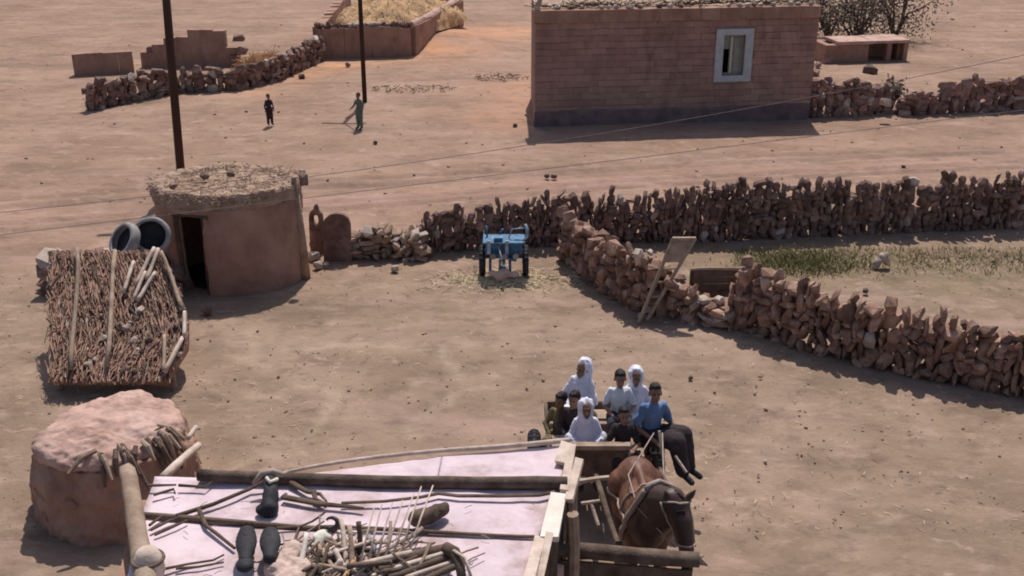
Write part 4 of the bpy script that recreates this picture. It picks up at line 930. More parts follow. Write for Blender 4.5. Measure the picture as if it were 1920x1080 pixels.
for k in range(46):
    f = k / 45; p0 = HP(.0 + .24 * f, -.30 - .50 * f, 1.44 + .42 * math.sin(1.9 * f) * .80); dd = Vector((random.choice((-1, 1)) * random.uniform(.04, .13), random.gauss(-.03, .04), -random.uniform(.08, .24))); mn.tube([p0, p0 + dd * .5 + up * .03, p0 + dd], [.028, .022, .006], 5)
for k in range(10): p0 = HP(.255 + random.gauss(0, .025), -.86, 1.69); mn.tube([p0, p0 + Vector((random.gauss(.02, .03), -.09, -.06)), p0 + Vector((random.gauss(.03, .04), -.14, -.2))], [.02, .018, .006], 5)
mn.build('mane', M['darkhide'], horse)
tl = MB()
for k in range(22): o_ = Vector((random.gauss(0, .03), random.gauss(0, .03), 0)); tl.tube([HP(0, .78, 1.22) + o_ * .4, HP(0, .92, .95) + o_, HP(0, .94, .5) + o_ * 2], [.03, .025, .008], 5)
tl.build('tail', M['darkhide'], horse)
for e in (-1, 1):
    for (yy, ) in ((-.47,), (.50,)): mb = MB(); q = HP(e * (.16 if yy < 0 else .17), yy, .0); mb.tube([q, q + up * .07], [.065, .05], 10); mb.build('hoof', M['horn'], horse)
    mb = MB(); mb.ell(HP(.295 + e * .105, -.94, 1.47), (.012, .02, .018), 8, 6); mb.build('eye', M['eye'], horse, True)
# dark points of the bay: face
hn = thing('horse_harness', HP(0, -.45, 1.2), 'pale leather bridle, collar and straps worn by the chestnut horse', 'harness')
hbody = [c_ for c_ in horse.children if c_.name.split('.')[0] == 'body'][0]; ho_ = org(horse)
def strap(pts, r=.014, name='strap', hug=True, off=.006):
    """a strap that follows the horse's skin between the given points"""
    P = []
    for a, b_ in zip(pts, pts[1:]):
        for i in range(7): P.append(a.lerp(b_, i / 7))
    P.append(pts[-1]); Q = []
    for p in P:
        if hug:
            ok, loc, nr_, _ = hbody.closest_point_on_mesh(p - ho_)
            if ok: p = loc + ho_ + nr_ * off
        Q.append(p)
    mb = MB(); mb.tube(Q, r, 7); mb.build(name, M['leather'], hn, True)
strap([HP(.03 + .32 * math.sin(t_), -.46 - .10 * math.cos(t_), 1.17 + .42 * math.cos(t_)) for t_ in np.linspace(0, 2 * math.pi, 9)], .034, 'collar', True, .02)
for e in (-1, 1):
    strap([HP(.25 + e * .16, -.80, 1.66), HP(.29 + e * .16, -.92, 1.44), HP(.33 + e * .13, -1.04, 1.22)], .012)
    strap([HP(e * .27, -.48, 1.10), HP(e * .33, .0, 1.05), HP(e * .33, .5, 1.02)], .015)
    strap([HP(0, -.12, 1.55), HP(e * .3, -.1, 1.35), HP(e * .36, -.08, 1.05), HP(e * .2, -.08, .72)], .016)
    strap([HP(.33 + e * .12, -1.02, 1.18), HP(.14 + e * .30, -.55, 1.42), HP(.05 + e * .22, .10, 1.46), atd(1234 + 8 * e, 812, 11.55)], .008, 'rein', False)
strap([HP(.10, -.84, 1.68), HP(.26, -.93, 1.72), HP(.42, -.84, 1.66)], .012); strap([HP(.20, -1.05, 1.24), HP(.335, -1.2, 1.28), HP(.47, -1.05, 1.24)], .011)
for e in (-1, 1):
    mb = MB(); mb.ell(HP(.35 + e * .04, -1.155, 1.07), (.014, .012, .018), 8, 6); mb.build('nostril', M['eye'], horse)

# ---------------------------------------------------------------- hitching rail of planks in front of the horse
r0, r1 = at(1022, 1028, 1.40), at(1308, 1050, 1.40)
rail = thing('plank_fence', Vector((r0.x, r0.y, 0)), 'dark plank barrier with a heavy weathered beam along its top', 'fence')
mb = MB(); mb.pole(r0, r1 + (r1 - r0) * .01, .085, .08, 12, .006, 10, .05); mb.build('beam', M['beamwood'], rail, True)
mb = MB(); mb.tube([r1, r1 + Vector((.10, -.02, -.05))], [.05, .01], 6); mb.tube([r1 + Vector((-.05, 0, .02)), r1 + Vector((.06, 0, .05))], [.03, .008], 6); mb.build('splinter', M['wood'], rail)
dl = (r1 - r0); ln_ = dl.length; dl.normalize(); dn = Vector((dl.y, -dl.x, 0))
for i in range(6):
    mb = MB(); zt = 1.30 - i * .20; mb.obox(r0 + dl * ln_ / 2 + dn * random.uniform(.02, .03) + up * (zt - .1 - 1.40), dl * ln_ * .47, dn * .02, up * .09, .008); mb.build('plank', M['darkwood'], rail)
for f in (.06, .94): mb = MB(); qq = r0.lerp(r1, f) - dn * .06; mb.pole(Vector((qq.x, qq.y, -.1)), Vector((qq.x, qq.y, 1.33)), .06); mb.build('post', M['darkwood'], rail)
for (px, py, s, lb) in ((1040, 1062, .2, 'pinkish stone wedged on the plank barrier end'), (1072, 1058, .07, 'small pale pebble on the plank barrier')):
    tag(put_stone(None, at(px, py, 1.26) + Vector((0, -.08, 0)), (s, s * .7, s), (0, 0, px), M['sack'], 'stone'), lb, 'stone')

# ---------------------------------------------------------------- limewashed shed roof in the foreground
RZ = 2.3
c1, c2, c3, c4 = at(1066, 832, RZ), at(985, 1110, RZ), at(255, 1180, RZ), at(262, 905, RZ)
cmid = at(545, 890, RZ)
shed = thing('shed', (c1 + c2 + c3 + c4) / 4 * 1.0 - up * RZ, 'low shed with pinkish limewashed roof and rough poles along it', 'shed')
def lerp4(a, b_): return c4.lerp(c1, a).lerp(c3.lerp(c2, a), b_)
def bil(px, py): return at(px, py, RZ)
def plate(poly, z0, z1, name, m, j=.0, sub=0):
    mb = MB(); k = len(poly); vs = [Vector((p.x, p.y, z)) for z in (z0, z1) for p in poly]
    mb.mesh(vs, [tuple(reversed(range(k))), tuple(range(k, 2 * k))] + [(i, (i + 1) % k, (i + 1) % k + k, i + k) for i in range(k)])
    return mb.build(name, m, shed)
# roof strips between the poles, each a sheet of its own with a small fall
def sheet(a, b_, c_, d_, dz=0.0, name='roof_sheet'):
    N1, N2 = 40, 16; mb = MB(); vs = []; fs = []
    for lay in (0, -.03):
        for i in range(N1 + 1):
            for k in range(N2 + 1):
                p = a.lerp(b_, i / N1).lerp(d_.lerp(c_, i / N1), k / N2)
                vs.append(p + up * (dz + lay + (.024 * noise.noise(Vector((p.x * 1.3, p.y * 2.0, 3))) if 0 < k < N2 else 0) + .008 * noise.noise(Vector((p.x * 5, p.y * 6, 1)))))
    I = lambda l_, i, k: l_ * (N1 + 1) * (N2 + 1) + i * (N2 + 1) + k
    for i in range(N1):
        for k in range(N2):
            fs.append((I(0, i, k), I(0, i, k + 1), I(0, i + 1, k + 1), I(0, i + 1, k))); fs.append((I(1, i, k), I(1, i + 1, k), I(1, i + 1, k + 1), I(1, i, k + 1)))
    for i in range(N1):
        fs.append((I(0, i, 0), I(0, i + 1, 0), I(1, i + 1, 0), I(1, i, 0))); fs.append((I(0, i + 1, N2), I(0, i, N2), I(1, i, N2), I(1, i + 1, N2)))
    for k in range(N2):
        fs.append((I(0, 0, k + 1), I(0, 0, k), I(1, 0, k), I(1, 0, k + 1))); fs.append((I(0, N1, k), I(0, N1, k + 1), I(1, N1, k + 1), I(1, N1, k)))
    mb.mesh(vs, fs); return mb.build(name, M['limewash'], shed, True)
sheet(bil(540, 893), bil(828, 856), bil(818, 905), bil(545, 902)); sheet(bil(829.5, 856), bil(1064, 835), bil(1050, 912), bil(819.5, 905))
sheet(bil(290, 893), bil(1052, 918), bil(1006, 1010), bil(262, 975)); sheet(bil(262, 978), bil(1005, 1013), bil(985, 1120), bil(225, 1150), .012)
# poles
def spole(a, b_, r0, r1, mm, name='pole', bend=.008): mb = MB(); mb.pole(a, b_, r0, r1, 10, bend, 12, .06); return mb.build(name, M[mm], shed, True)
mb = MB(); mb.tube([at(x_, y_, RZ + .05) for x_, y_ in ((536, 886), (580, 876), (640, 866), (700, 858), (770, 850), (850, 843), (930, 838), (1000, 832), (1068, 825))], [.018 + .0012 * i for i in range(9)], 10, .06); mb.build('edge_pole', M['palewood'], shed, True)
spole(at(372, 892, RZ + .07), at(1064, 905, RZ + .07), .06, .064, 'beamwood', 'roof_beam')
spole(at(270, 965, RZ + .04), at(600, 990, RZ + .04), .03, .022, 'darkwood', 'roof_pole'); spole(at(596, 990, RZ + .04), at(1008, 1006, RZ + .04), .022, .015, 'darkwood', 'roof_pole')
# edge boards at the gable end
for (a, b_, wd, mm) in (((1063, 832), (1050, 868), .05, 'palewood'), ((1072, 836), (1058, 922), .045, 'palewood'), ((1086, 862), (1066, 940), .04, 'palewood'), ((1046, 926), (1030, 1010), .075, 'whitewood'), ((1012, 1008), (990, 1100), .05, 'palewood'), ((1030, 1002), (1010, 1100), .03, 'palewood')):
    A_, B_ = at(*a, RZ + .06), at(*b_, RZ + .06); mb = MB(); dd = (B_ - A_) / 2; sd_ = Vector((-dd.y, dd.x, 0)).normalized()
    mb.obox((A_ + B_) / 2, dd, sd_ * wd, up * .022, .012); mb.build('edge_board', M[mm], shed)
# gable wall of upright boards, back and left walls of mud
E0, E1 = at(1062, 838, RZ) - up * .05, at(985, 1110, RZ) - up * .05
nb_ = 12
for i in range(nb_):
    p = E0.lerp(E1, (i + .5) / nb_); dd = (E1 - E0) / nb_ / 2; sd_ = Vector((dd.y, -dd.x, 0)).normalized()
    mb = MB(); mb.obox(Vector((p.x, p.y, RZ / 2 - .06)) - sd_ * random.uniform(.0, .02), dd * .94, sd_ * .02, up * (RZ / 2 - .04), .006); mb.build('wall_board', M['darkwood'], shed)
mb = MB()
for a, b_ in ((at(300, 900, RZ), at(545, 897, RZ)), (at(545, 897, RZ), at(1050, 842, RZ)), (at(262, 910, RZ), at(225, 1150, RZ))):
    a, b_ = a + Vector((.1, -.1, 0)), b_ + Vector((0, -.1, 0)); dd = b_ - a; nn2 = Vector((dd.y, -dd.x, 0)).normalized(); mb.obox((a + b_) / 2 * 1.0 - up * (RZ / 2 + .04), dd / 2, nn2 * .10, up * (RZ / 2 - .06), .01)
mb.build('wall', M['mud'], shed)
for (px, py) in ((1074, 870), (1070, 960)):
    p = at(px, py, RZ); mb = MB(); mb.pole(Vector((p.x + .02, p.y, -.1)), Vector((p.x + .02, p.y, RZ - .02)), .06, .055); mb.build('post', M['wood'], shed)

# ---------------------------------------------------------------- things lying on the roof
zr = RZ + .02
def lying(name, label, cat, mm, segs, r=(.02, .012), z=.035, group=None):
    mb = MB()
    for sg in segs:
        pts = [at(x, y, zr + z + (h[0] if h else 0)) for x, y, *h in sg]; k = len(pts)
        mb.tube(pts, [r[0] + (r[1] - r[0]) * i / max(1, k - 1) for i in range(k)], 7, .12)
    return tag(mb.build(name, M[mm]), label, cat, group)
BG = 'dry branches on the shed roof'
lying('dry_branch', 'crooked branch slanting from the roof pole to the leather boot', 'branch', 'beamwood', [[(330, 967), (400, 945), (470, 916), (500, 900, .06)], [(372, 955), (386, 985), (412, 1005), (440, 1028)]], (.022, .015), group=BG)
lying('dry_branch', 'short dark branch near the upper corner of the limewashed roof', 'branch', 'darkwood', [[(278, 910), (330, 909)], [(335, 910), (385, 913), (398, 903)], [(288, 928), (326, 917), (328, 925)]], (.016, .010), group=BG)
lying('dry_branch', 'thin knotty branch along the lower edge of the boots', 'branch', 'darkwood', [[(303, 1068), (350, 1058), (400, 1050), (420, 1040)], [(330, 1066), (372, 1063), (420, 1054)]], (.013, .008), group=BG)
lying('dry_branch', 'forked twig bundle under the dark roof pole at its thick end', 'branch', 'darkwood', [[(280, 985), (300, 970), (310, 966)], [(283, 994), (318, 976), (335, 970)], [(290, 1003), (330, 985), (352, 975)]], (.014, .009), group=BG)
lying('dry_branch', 'long dark limb with twisted knots below the thick roof beam', 'branch', 'darkwood', [[(545, 905), (575, 922), (600, 926), (612, 940)], [(530, 932), (600, 945), (660, 950), (682, 953)], [(588, 922), (592, 936), (608, 943)]], (.030, .012), group=BG)
lying('dry_branch', 'long thin curving branch reaching toward the bright gable boards', 'branch', 'darkwood', [[(640, 943), (720, 940), (790, 932), (822, 925), (860, 930), (940, 930), (1010, 928), (1040, 923)]], (.014, .020), group=BG)
lying('rope', 'dark rope trailing from the curled horn over the limewash', 'rope', 'darkwood', [[(520, 990), (560, 988), (585, 978), (600, 968, .05), (610, 960, .06)], [(524, 1021), (550, 1020), (556, 1000), (562, 985)]], (.012, .010))
# boots
def boot(label, px, py, px2, py2, h0, group='dark worn boots', mm='black', heel=True):
    a, b_ = at(px, py, zr + h0), at(px2, py2, zr + h0 * .6 + .05); d_ = b_ - a
    mb = MB(); k = 9
    for i in range(k):
        f = i / (k - 1); wd = .074 + .030 * math.sin(math.pi * min(1, f * 1.25)) - .012 * f
        mb.ell(a.lerp(b_, f), (wd, .055, .05), 12, 8)
    t = thing('boot', Vector((a.x, a.y, zr)), label, 'boot', group)
    o = blob(mb, 'sole', M[mm], t, .014, 3, .7)
    mb = MB(); c_ = a.lerp(b_, .25); mb.chain([c_, c_ + Vector((0, .02, -h0 * .6)), Vector((c_.x, c_.y + .03, zr + .05))], [.055, .052, .055], 12); blob(mb, 'shaft', M[mm], t, .014, 3, .7)
    if heel: mb = MB(); e_ = b_ + d_.normalized() * .06; mb.ell(e_, (.075, .085, .05), 14, 8); mb.build('heel', M[mm], t, True)
    return t
boot('dark rubber boot turned sole up, the one with its heel in view', 463, 996, 460, 1050, .22)
boot('dark rubber boot turned sole up beside the pink sack', 507, 998, 506, 1046, .20, heel=False)
# hanging leather bag and strap
bgp = [at(505, 893, zr + .16), at(508, 925, zr + .12), at(505, 955, zr + .05)]
lb_ = thing('leather_bag', at(505, 955, zr), 'dark limp leather bag slung over the roof beam', 'bag')
mb = MB(); mb.chain([bgp[0], bgp[1], bgp[2]], [.055, .075, .088], 14); mb.ell(bgp[2] + Vector((-.05, 0, 0)), (.08, .07, .05)); rough(blob(mb, 'bag', M['black'], lb_, .014, 3, .7), .01, 9)
mb = MB(); mb.tube([at(474, 908, zr + .12), at(490, 888, zr + .20), at(512, 884, zr + .22), at(530, 890, zr + .18), at(540, 884, zr + .16)], [.016, .03, .034, .028, .018], 8); mb.build('strap', M['leather'], lb_, True)
mb = MB(); mb.tube([at(500, 896, zr + .22), at(506, 904, zr + .22), at(520, 898, zr + .2)], .018, 8); mb.build('buckle', M['bone'], lb_, True)
# dark sack right of the rake
mb = MB(); mb.chain([at(782, 972, zr + .1), at(806, 966, zr + .09), at(832, 954, zr + .08)], [.085, .075, .06], 14); o = blob(mb, 'boot', M['darkwood'], None, .014, 3, .7); rough(o, .012, 12); tag(o, 'dark shoe lying on its side behind the rake tines', 'shoe')
# hay rake
rk = thing('hay_rake', at(745, 1045, zr), 'pale many-tined hay rake propped up on the limewashed roof', 'rake')
bar0, bar1 = at(672, 1060, zr + .15), at(772, 1036, zr + .15)
mb = MB(); mb.pole(bar0, bar1, .028, .028, 8, .003); mb.build('head_bar', M['palewood'], rk, True)
tops = [(702, 950), (716, 946), (736, 942), (755, 938), (776, 925), (790, 912), (812, 910)]
for i, (tx, ty) in enumerate(tops):
    f = (i + .2) / 6.6; p0 = bar0.lerp(bar1, f); mb = MB(); p1 = at(tx, ty, zr + .42); mb.tube([p0, p0.lerp(p1, .5) + Vector((0, -.02, .02)), p1], [.010, .009, .006], 6); mb.build('tine', M['palewood'], rk, True)
for a, b_ in (((700, 1050), (640, 1100)), ((735, 1043), (700, 1100))): mb = MB(); mb.pole(at(*a, zr + .15), at(*b_, zr + .06), .018, .018); mb.build('handle', M['palewood'], rk)
# ram skull with curled horns
sq = at(606, 1006, zr + .10); skl = thing('ram_skull', Vector((sq.x, sq.y, zr)), 'bleached animal skull with one dark curled horn among sticks', 'skull')
mb = MB(); mb.ell(sq, (.085, .07, .06)); mb.chain([sq + Vector((-.02, -.04, -.01)), sq + Vector((-.05, -.16, -.06))], [.055, .03], 10)
for e in (-1, 1): mb.ell(sq + Vector((e * .06, -.03, .015)), (.03, .035, .03))
blob(mb, 'cranium', M['bone'], skl, .01, 3, .7)
for e in (1,):
    pts = [sq + Vector((e * (.04 + .07 * math.sin(t_) + .012 * t_), .03 + .03 * t_ * .3, .04 + .065 * (1 - math.cos(t_)) * .9)) for t_ in np.linspace(0, 4.2, 14)]
    mb = MB(); mb.tube(pts, [.036 - .002 * i for i in range(14)], 8, .08); mb.build('horn', M['horn'], skl, True)
# pink sack, basket of sticks, sledge
mb = MB()
for (px, py, r_) in ((535, 1050, .12), (548, 1035, .10), (520, 1068, .12), (560, 1065, .11), (545, 1085, .14)): mb.ell(at(px, py, zr + .07), (r_, r_ * .9, .09))
o = blob(mb, 'sack', M['sack'], None, .016, 3, .7); rough(o, .03, 6); rough(o, .012, 20); tag(o, 'lumpy pink cloth sack slumped beside the upturned boots', 'sack')
SG = 'sticks and stakes heaped on the shed roof'
stk = [((640, 975, .3), (652, 1080, .05), 'palewood', 'pale stake standing just past the curled horns'), ((655, 985, .32), (664, 1085, .04), 'wood', 'brown stake between the skull and the rake'), ((628, 1030, .2), (655, 1085, .04), 'palewood', 'pale stick slanting below the skull'), ((600, 1030, .22), (588, 1085, .05), 'darkwood', 'dark board upright below the ram skull'),
       ((575, 1000, .24), (560, 1082, .05), 'whitewood', 'whitish stick rising beside the pink sack'), ((672, 978, .34), (676, 1040, .08), 'darkwood', 'dark pointed stake beside the first rake tine'), ((680, 1040, .15), (702, 1090, .05), 'palewood', 'pale forked stick at the rake handle'), ((612, 1085, .05), (640, 1050, .16), 'palewood', 'pale crooked stick crossing under the skull'), ((690, 1004, .2), (716, 1062, .05), 'grey', 'grey bent rod at the base of the rake'), ((664, 1052, .14), (640, 1095, .06), 'straw', 'straw-coloured stick among the heap')]
for a, b_, mm, lb in stk:
    mb = MB(); mb.pole(at(a[0], a[1], zr + a[2]), at(b_[0], b_[1], zr + b_[2]), .022, .026, 7, .02, 6, .12); tag(mb.build('stick', M[mm], smooth=True), lb, 'stick', SG)
sg = thing('wooden_sledge', at(800, 1060, zr), 'dark wooden sledge of slanting bars with a curved hoop end', 'sledge')
for (a, b_, mm, r_) in (((716, 1056), (842, 1028), 'darkwood', .045), ((718, 1072), (846, 1034), 'palewood', .026), ((730, 1084), (850, 1042), 'darkwood', .03), ((760, 1084), (855, 1052), 'palewood', .022), ((790, 1090), (858, 1060), 'darkwood', .03)):
    mb = MB(); mb.pole(at(*a, zr + .10), at(*b_, zr + .14), r_, r_, 8, .006); mb.build('bar', M[mm], sg, True)
mb = MB(); mb.tube([at(835, 1026, zr + .2), at(852, 1036, zr + .2), at(862, 1056, zr + .16), at(866, 1085, zr + .1)], [.05, .055, .045, .04], 10); mb.build('hoop', M['darkwood'], sg, True)
mb = MB(); mb.tube([at(850, 1032, zr + .24), at(872, 1046, zr + .24), at(884, 1085, zr + .12)], .014, 8); mb.build('rim', M['palewood'], sg, True)
# near poles at the left edge of the roof
mb = MB(); mb.pole(at(238, 880, zr + .1), at(284, 1130, zr + .14), .075, .095, 12, .012, 10, .07); o = tag(mb.build('log', M['wood'], smooth=True), 'thick smooth log lying along the near side of the limewashed roof', 'log')
jg = thing('clay_jar', at(278, 1075, zr), 'pale rounded clay jar neck ringed with rope at the roof corner', 'jar')
jq = at(283, 1085, zr); mb = MB(); mb.lathe(jq, [(.001, 0), (.10, 0), (.13, .08), (.12, .20), (.085, .28), (.045, .31), (.001, .315)], 20); mb.build('body', M['palewood'], jg, True)
mb = MB(); pts = [jq + Vector((.125 * math.cos(t_), .125 * math.sin(t_), .20)) for t_ in np.linspace(0, 2 * math.pi, 21)]
mb.tube(pts, .018, 6); mb.build('rope_ring', M['darkwood'], jg, True)

lt = MB()
for i in range(190):
    px, py = (random.gauss(680, 80), random.gauss(1056, 24)) if i % 8 else (random.uniform(290, 1000), random.uniform(925, 1080))
    p = at(px, py, zr + .03 + (random.uniform(0, .06) if i % 8 else 0)); dd = Vector((random.gauss(0, 1), random.gauss(0, 1), random.gauss(0, .25 if i % 8 else .05))).normalized() * random.uniform(.03, .16 if i % 8 else .05); lt.tube([p - dd, p + dd * .2 + up * .01, p + dd], random.choice((.004, .006, .009)) if i % 8 else .003, 4)
tag(lt.build('twig_litter', M['wood'], base=(0, 0, 0)), kind='stuff')
for mm, cnt in (('wood', 34), ('darkwood', 26), ('palewood', 30)):
    lt = MB()
    for i in range(cnt):
        px, py = random.uniform(565, 800), random.gauss(1052, 20); ang_ = random.gauss(.5, .6) if px > 690 else random.gauss(1.2, .7); ln = random.uniform(.10, .26); p = at(px, py, zr + random.uniform(.03, .13)); dd = Vector((math.cos(ang_), math.sin(ang_), random.gauss(0, .2))) * ln; lt.pole(p - dd, p + dd, random.uniform(.008, .017), None, 6, .05, 4, .15)
    tag(lt.build('brushwood', M[mm], base=(0, 0, 0)), kind='stuff')
for i, (px, py, px2, py2, h0, h1, r_, mm, lb) in enumerate(((560, 1075, 640, 1035, .1, .14, .02, 'darkwood', 'dark stick crossing behind the pink sack'), (585, 1060, 690, 1078, .12, .1, .022, 'wood', 'brown stick lying flat below the skull'), (615, 1040, 705, 1010, .16, .2, .018, 'palewood', 'pale stick sloping up to the rake tines'), (650, 1062, 735, 1052, .18, .16, .026, 'darkwood', 'dark bar across the foot of the rake'), (598, 1078, 618, 1020, .1, .2, .02, 'beamwood', 'brown upright stick touching the ram skull'), (690, 1078, 752, 1066, .1, .14, .024, 'beamwood', 'brown pole end under the sledge bars'))):
    mb = MB(); mb.pole(at(px, py, zr + h0), at(px2, py2, zr + h1), r_, r_ * .8, 7, .03, 6, .14); tag(mb.build('stick', M[mm], smooth=True), lb, 'stick', SG)
# ---------------------------------------------------------------- left edge: barrels, brush shelter, mud bin
def tyre(label, px, py, d, r, yaw, pitch):
    c_ = atd(px, py, d); t = thing('tyre', c_, label, 'tyre', 'old tyres by the hut'); ax = Vector((math.sin(yaw) * math.cos(pitch), -math.cos(yaw) * math.cos(pitch), math.sin(pitch)))
    a = ax.orthogonal().normalized(); b2 = ax.cross(a); n_ = 40; prof = [(r * .74, .085), (r * .80, .10), (r * .93, .095), (r * 1.0, .05), (r * 1.0, -.05), (r * .93, -.095), (r * .80, -.10), (r * .74, -.085), (r * .84, -.05), (r * .86, 0), (r * .84, .05)]
    k_ = len(prof); vs = [c_ + ax * z_ + (a * math.cos(2 * math.pi * i / n_) + b2 * math.sin(2 * math.pi * i / n_)) * q for q, z_ in prof for i in range(n_)]
    fs = [(j * n_ + i, ((j + 1) % k_) * n_ + i, ((j + 1) % k_) * n_ + (i + 1) % n_, j * n_ + (i + 1) % n_) for j in range(k_) for i in range(n_)]
    mb = MB(); mb.mesh(vs, fs); mb.build('casing', M['grey'], t, True)
    mb = MB(); mb.tube([c_ - ax * .07, c_ - ax * .05], r * .85, 24); mb.build('inner_disc', M['black'], t); return t
tyre('round grey tyre facing out right next to the hut doorway', 284, 442, 18.9, .36, R(12), R(24)); tyre('grey tyre tilted sideways against the other at the rubble bank', 234, 452, 18.55, .35, R(-42), R(34))
stone_wall('rubble bank propping up the grey barrels beside the hut', [at(90, 540), at(200, 535), at(330, 548)], [.7, .75, .45], thick=.7, sw=.28, sh=.2, pale=.15)
# brush lean-to: a sloping thatch of brush on poles, its open side away from the camera
RX = ([0, .25, .5, .72, 1.0], [300, 328, 350, 350, 314])
def lean(u_, v_, off=0.0):
    """u_ along the ridge (0 far side, 1 the seen edge), v_ down the slope"""
    py = 474 + 238 * v_; px = 95 + (float(np.interp(v_, *RX)) - 95) * u_
    p = atd(px, py, 17.4 - 2.4 * v_); return p + Vector((0, -.46, .89)) * off
tent = thing('brush_lean_to', Vector((lean(.5, .5).x, lean(.5, .5).y, 0)), 'sloping brush-thatched lean-to with pale poles along its edge', 'lean-to')
NU, NV = 70, 60; vs = []; fs = []
for lay in (0, -.16):
    for i in range(NU + 1):
        for k in range(NV + 1):
            u_, v_ = i / NU, k / NV; q = Vector((u_ * 9, v_ * 2.0, lay)); vs.append(lean(u_, v_, lay + (.09 * noise.noise(q) + .07 * noise.noise(q * 2.6) + .03 * noise.noise(q * 7))))
I = lambda l_, i, k: l_ * (NU + 1) * (NV + 1) + i * (NV + 1) + k
for i in range(NU):
    for k in range(NV):
        fs.append((I(0, i, k), I(0, i, k + 1), I(0, i + 1, k + 1), I(0, i + 1, k))); fs.append((I(1, i, k), I(1, i + 1, k), I(1, i + 1, k + 1), I(1, i, k + 1)))
    fs.append((I(0, i, 0), I(0, i + 1, 0), I(1, i + 1, 0), I(1, i, 0))); fs.append((I(0, i + 1, NV), I(0, i, NV), I(1, i, NV), I(1, i + 1, NV)))
for k in range(NV):
    fs.append((I(0, 0, k + 1), I(0, 0, k), I(1, 0, k), I(1, 0, k + 1))); fs.append((I(0, NU, k), I(0, NU, k + 1), I(1, NU, k + 1), I(1, NU, k)))
MB().mesh(vs, fs).build('thatch', M['mud'], tent, True)
for mm, cnt in (('wood', 260), ('beamwood', 380), ('mud', 1700)):
    tw = MB()
    for i in range(cnt):
        u_, v_ = random.uniform(-.005, 1.01), random.random(); ln = random.uniform(.03, .11); du = random.gauss(0, .02)
        p0, p1, p2 = lean(u_ - du, max(0, v_ - ln), random.uniform(-.02, .07)), lean(u_, v_, random.uniform(.02, .12)), lean(u_ + du, min(1.04, v_ + ln), random.uniform(-.04, .10)); tw.tube([p0, p1, p2], random.choice((.006, .009, .013)), 4)
    tag(tw.build('brush', M[mm], tent), kind='stuff')
for i in range(46):
    u_, v_ = random.uniform(.3, 1.0), random.uniform(.45, 1.0); z_ = random.uniform(.08, .2); put_stone(tent, lean(u_, v_, .06), (z_, z_, z_ * .7), (random.random(), random.random(), i), M['stone'] if i % 4 else M['pale'])
pv = lambda px, py: lean((px - 95) / (float(np.interp((py - 474) / 238, *RX)) - 95), (py - 474) / 238, .15)
for (a, b_, r_, mm) in (((294, 476), (258, 545), .034, 'palewood'), ((301, 478), (279, 535), .03, 'palewood'), ((277, 520), (254, 572), .026, 'palewood'), ((295, 522), (262, 574), .03, 'palewood'), ((350, 594), (349, 642), .03, 'palewood'), ((347, 642), (313, 708), .034, 'palewood'), ((312, 640), (311, 706), .028, 'wood'), ((255, 500), (236, 560), .03, 'palewood'), ((220, 478), (205, 700), .035, 'wood'), ((150, 478), (140, 705), .035, 'wood'), ((306, 484), (346, 590), .03, 'wood')):
    mb = MB(); mb.pole(pv(*a), pv(*b_), r_, r_ * 1.15, 8, .03, 7, .10); mb.build('pole', M[mm], tent, True)
for u_ in (.03, .35, .68, .97):
    for v_ in (.06, .9): p = lean(u_, v_, -.12); mb = MB(); mb.pole(Vector((p.x, p.y, -.1)), p, .05, .045, 8, .02); mb.build('post', M['wood'], tent, True)
# mud bin
mb0 = at(228, 930); mb0.z = 0; binr = (at(372, 860, .5).x - at(228, 860, .5).x)
tp = atd(228, 790, mb0.y); zt = max(.9, tp.z - .1)
mbn = thing('mud_bin', mb0, 'squat round mud bin with a smooth pale pink domed lid', 'bin')
mb = MB(); mb.lathe(mb0, [(binr * 1.04, -.05), (binr * 1.03, .3), (binr * .98, zt * .6), (binr * .90, zt - .10), (binr * .6, zt - .08)], 48, wob=.04); wo2 = mb.build('wall', M['mud'], mbn, True); bake(wo2, [('SUBSURF', dict(levels=3, render_levels=3, subdivision_type='SIMPLE'))]); rough(wo2, .07, 2.5, 4); rough(wo2, .02, 10, 3)
mb = MB(); mb.lathe(mb0, [(binr * .84, zt - .16), (binr * .90, zt - .10), (binr * .89, zt - .02), (binr * .76, zt + .08), (binr * .45, zt + .15), (.01, zt + .19), (.01, zt - .2), (binr * .8, zt - .2), (binr * .84, zt - .16)], 64, wob=.03); do_ = mb.build('dome', M['pinkmud'], mbn, True); bake(do_, [('REMESH', dict(mode='VOXEL', voxel_size=.03)), ('SMOOTH', dict(iterations=4))]); rough(do_, .07, 1.3, 3); rough(do_, .045, 5, 4); rough(do_, .012, 18, 3)
for i in range(14):
    a = random.uniform(-2.6, -.1); z_ = random.uniform(.08, .2); put_stone(mbn, mb0 + Vector((math.cos(a) * binr * .96, math.sin(a) * binr * .96, random.uniform(.05, zt * .6))), (z_, z_ * .8, z_), (random.random(), random.random(), a), M['mud'])
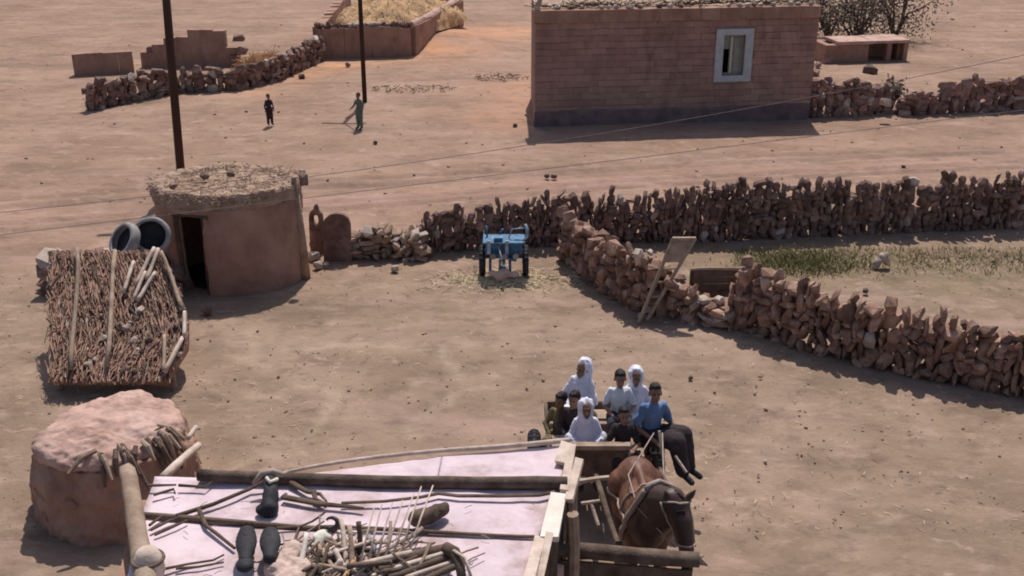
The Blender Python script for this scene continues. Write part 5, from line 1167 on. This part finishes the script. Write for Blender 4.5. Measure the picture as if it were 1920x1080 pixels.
for i in range(24):
    a = random.uniform(-1.5, -.15); r_ = binr * random.uniform(.62, .85); p0 = mb0 + Vector((math.cos(a) * r_, math.sin(a) * r_, zt + .09)); p1 = mb0 + Vector((math.cos(a + random.gauss(0, .15)) * (binr * 1.0), math.sin(a) * (binr * 1.0), zt - random.uniform(.05, .45)))
    s_ = MB(); s_.tube([p0, p0.lerp(p1, .5) + up * .06, p1], [.03, .035, .02], 6, .2); s_.build('stick', M['wood' if i % 2 else 'darkwood'], mbn)
mb = MB(); mb.pole(at(372, 834, 1.3), at(306, 895, 1.5), .045, .05, 8, .01); tag(mb.build('pole', M['palewood'], smooth=True), 'pale pole slanting between the mud bin and the limewashed roof', 'pole')
mb = MB(); mb.pole(at(368, 800, 1.1), at(352, 822, 1.1), .03, .03, 8, .01); tag(mb.build('stick', M['palewood'], smooth=True), 'short pale stick propped on the mud bin side', 'stick')
# ---------------------------------------------------------------- overhead service wires with their out-of-view posts
PX0, PX1 = Vector((-9.6, 13.2, 0)), Vector((9.8, 13.2, 0))
def wire(label, pts3):
    A = np.array([[p.x ** 2, p.x, 1] for p in pts3]); cz = np.linalg.lstsq(A, np.array([p.z for p in pts3]), rcond=None)[0]
    f = lambda x: float(cz[0] * x * x + cz[1] * x + cz[2])
    xs_ = np.linspace(PX0.x, PX1.x, 40); mb = MB(); mb.tube([(x, 13.2, f(x)) for x in xs_], .0042, 5); tag(mb.build('overhead_wire', M['wire']), label, 'wire', 'thin overhead wires'); return f
fA = wire('upper thin overhead wire crossing before the brick house', [atd(244, 372, 13.2), atd(580, 332, 13.2), atd(1075, 258, 13.2), atd(1530, 180, 13.2)])
fB = wire('lower thin overhead wire crossing the round hut eave', [atd(244, 412, 13.2), atd(580, 368, 13.2), atd(960, 326, 13.2), atd(1676, 236, 13.2)])
for q in (PX0, PX1):
    mb = MB(); ht = max(fA(q.x), fB(q.x)) + .3; mb.tube([q - up * .3, q + up * ht], [.09, .075], 10); tag(mb.build('wire_post', M['polewood'], smooth=True), 'dark post carrying the thin overhead wires on the ' + ('hut side' if q.x < 0 else 'stone wall side'), 'post', 'posts of the overhead wires')
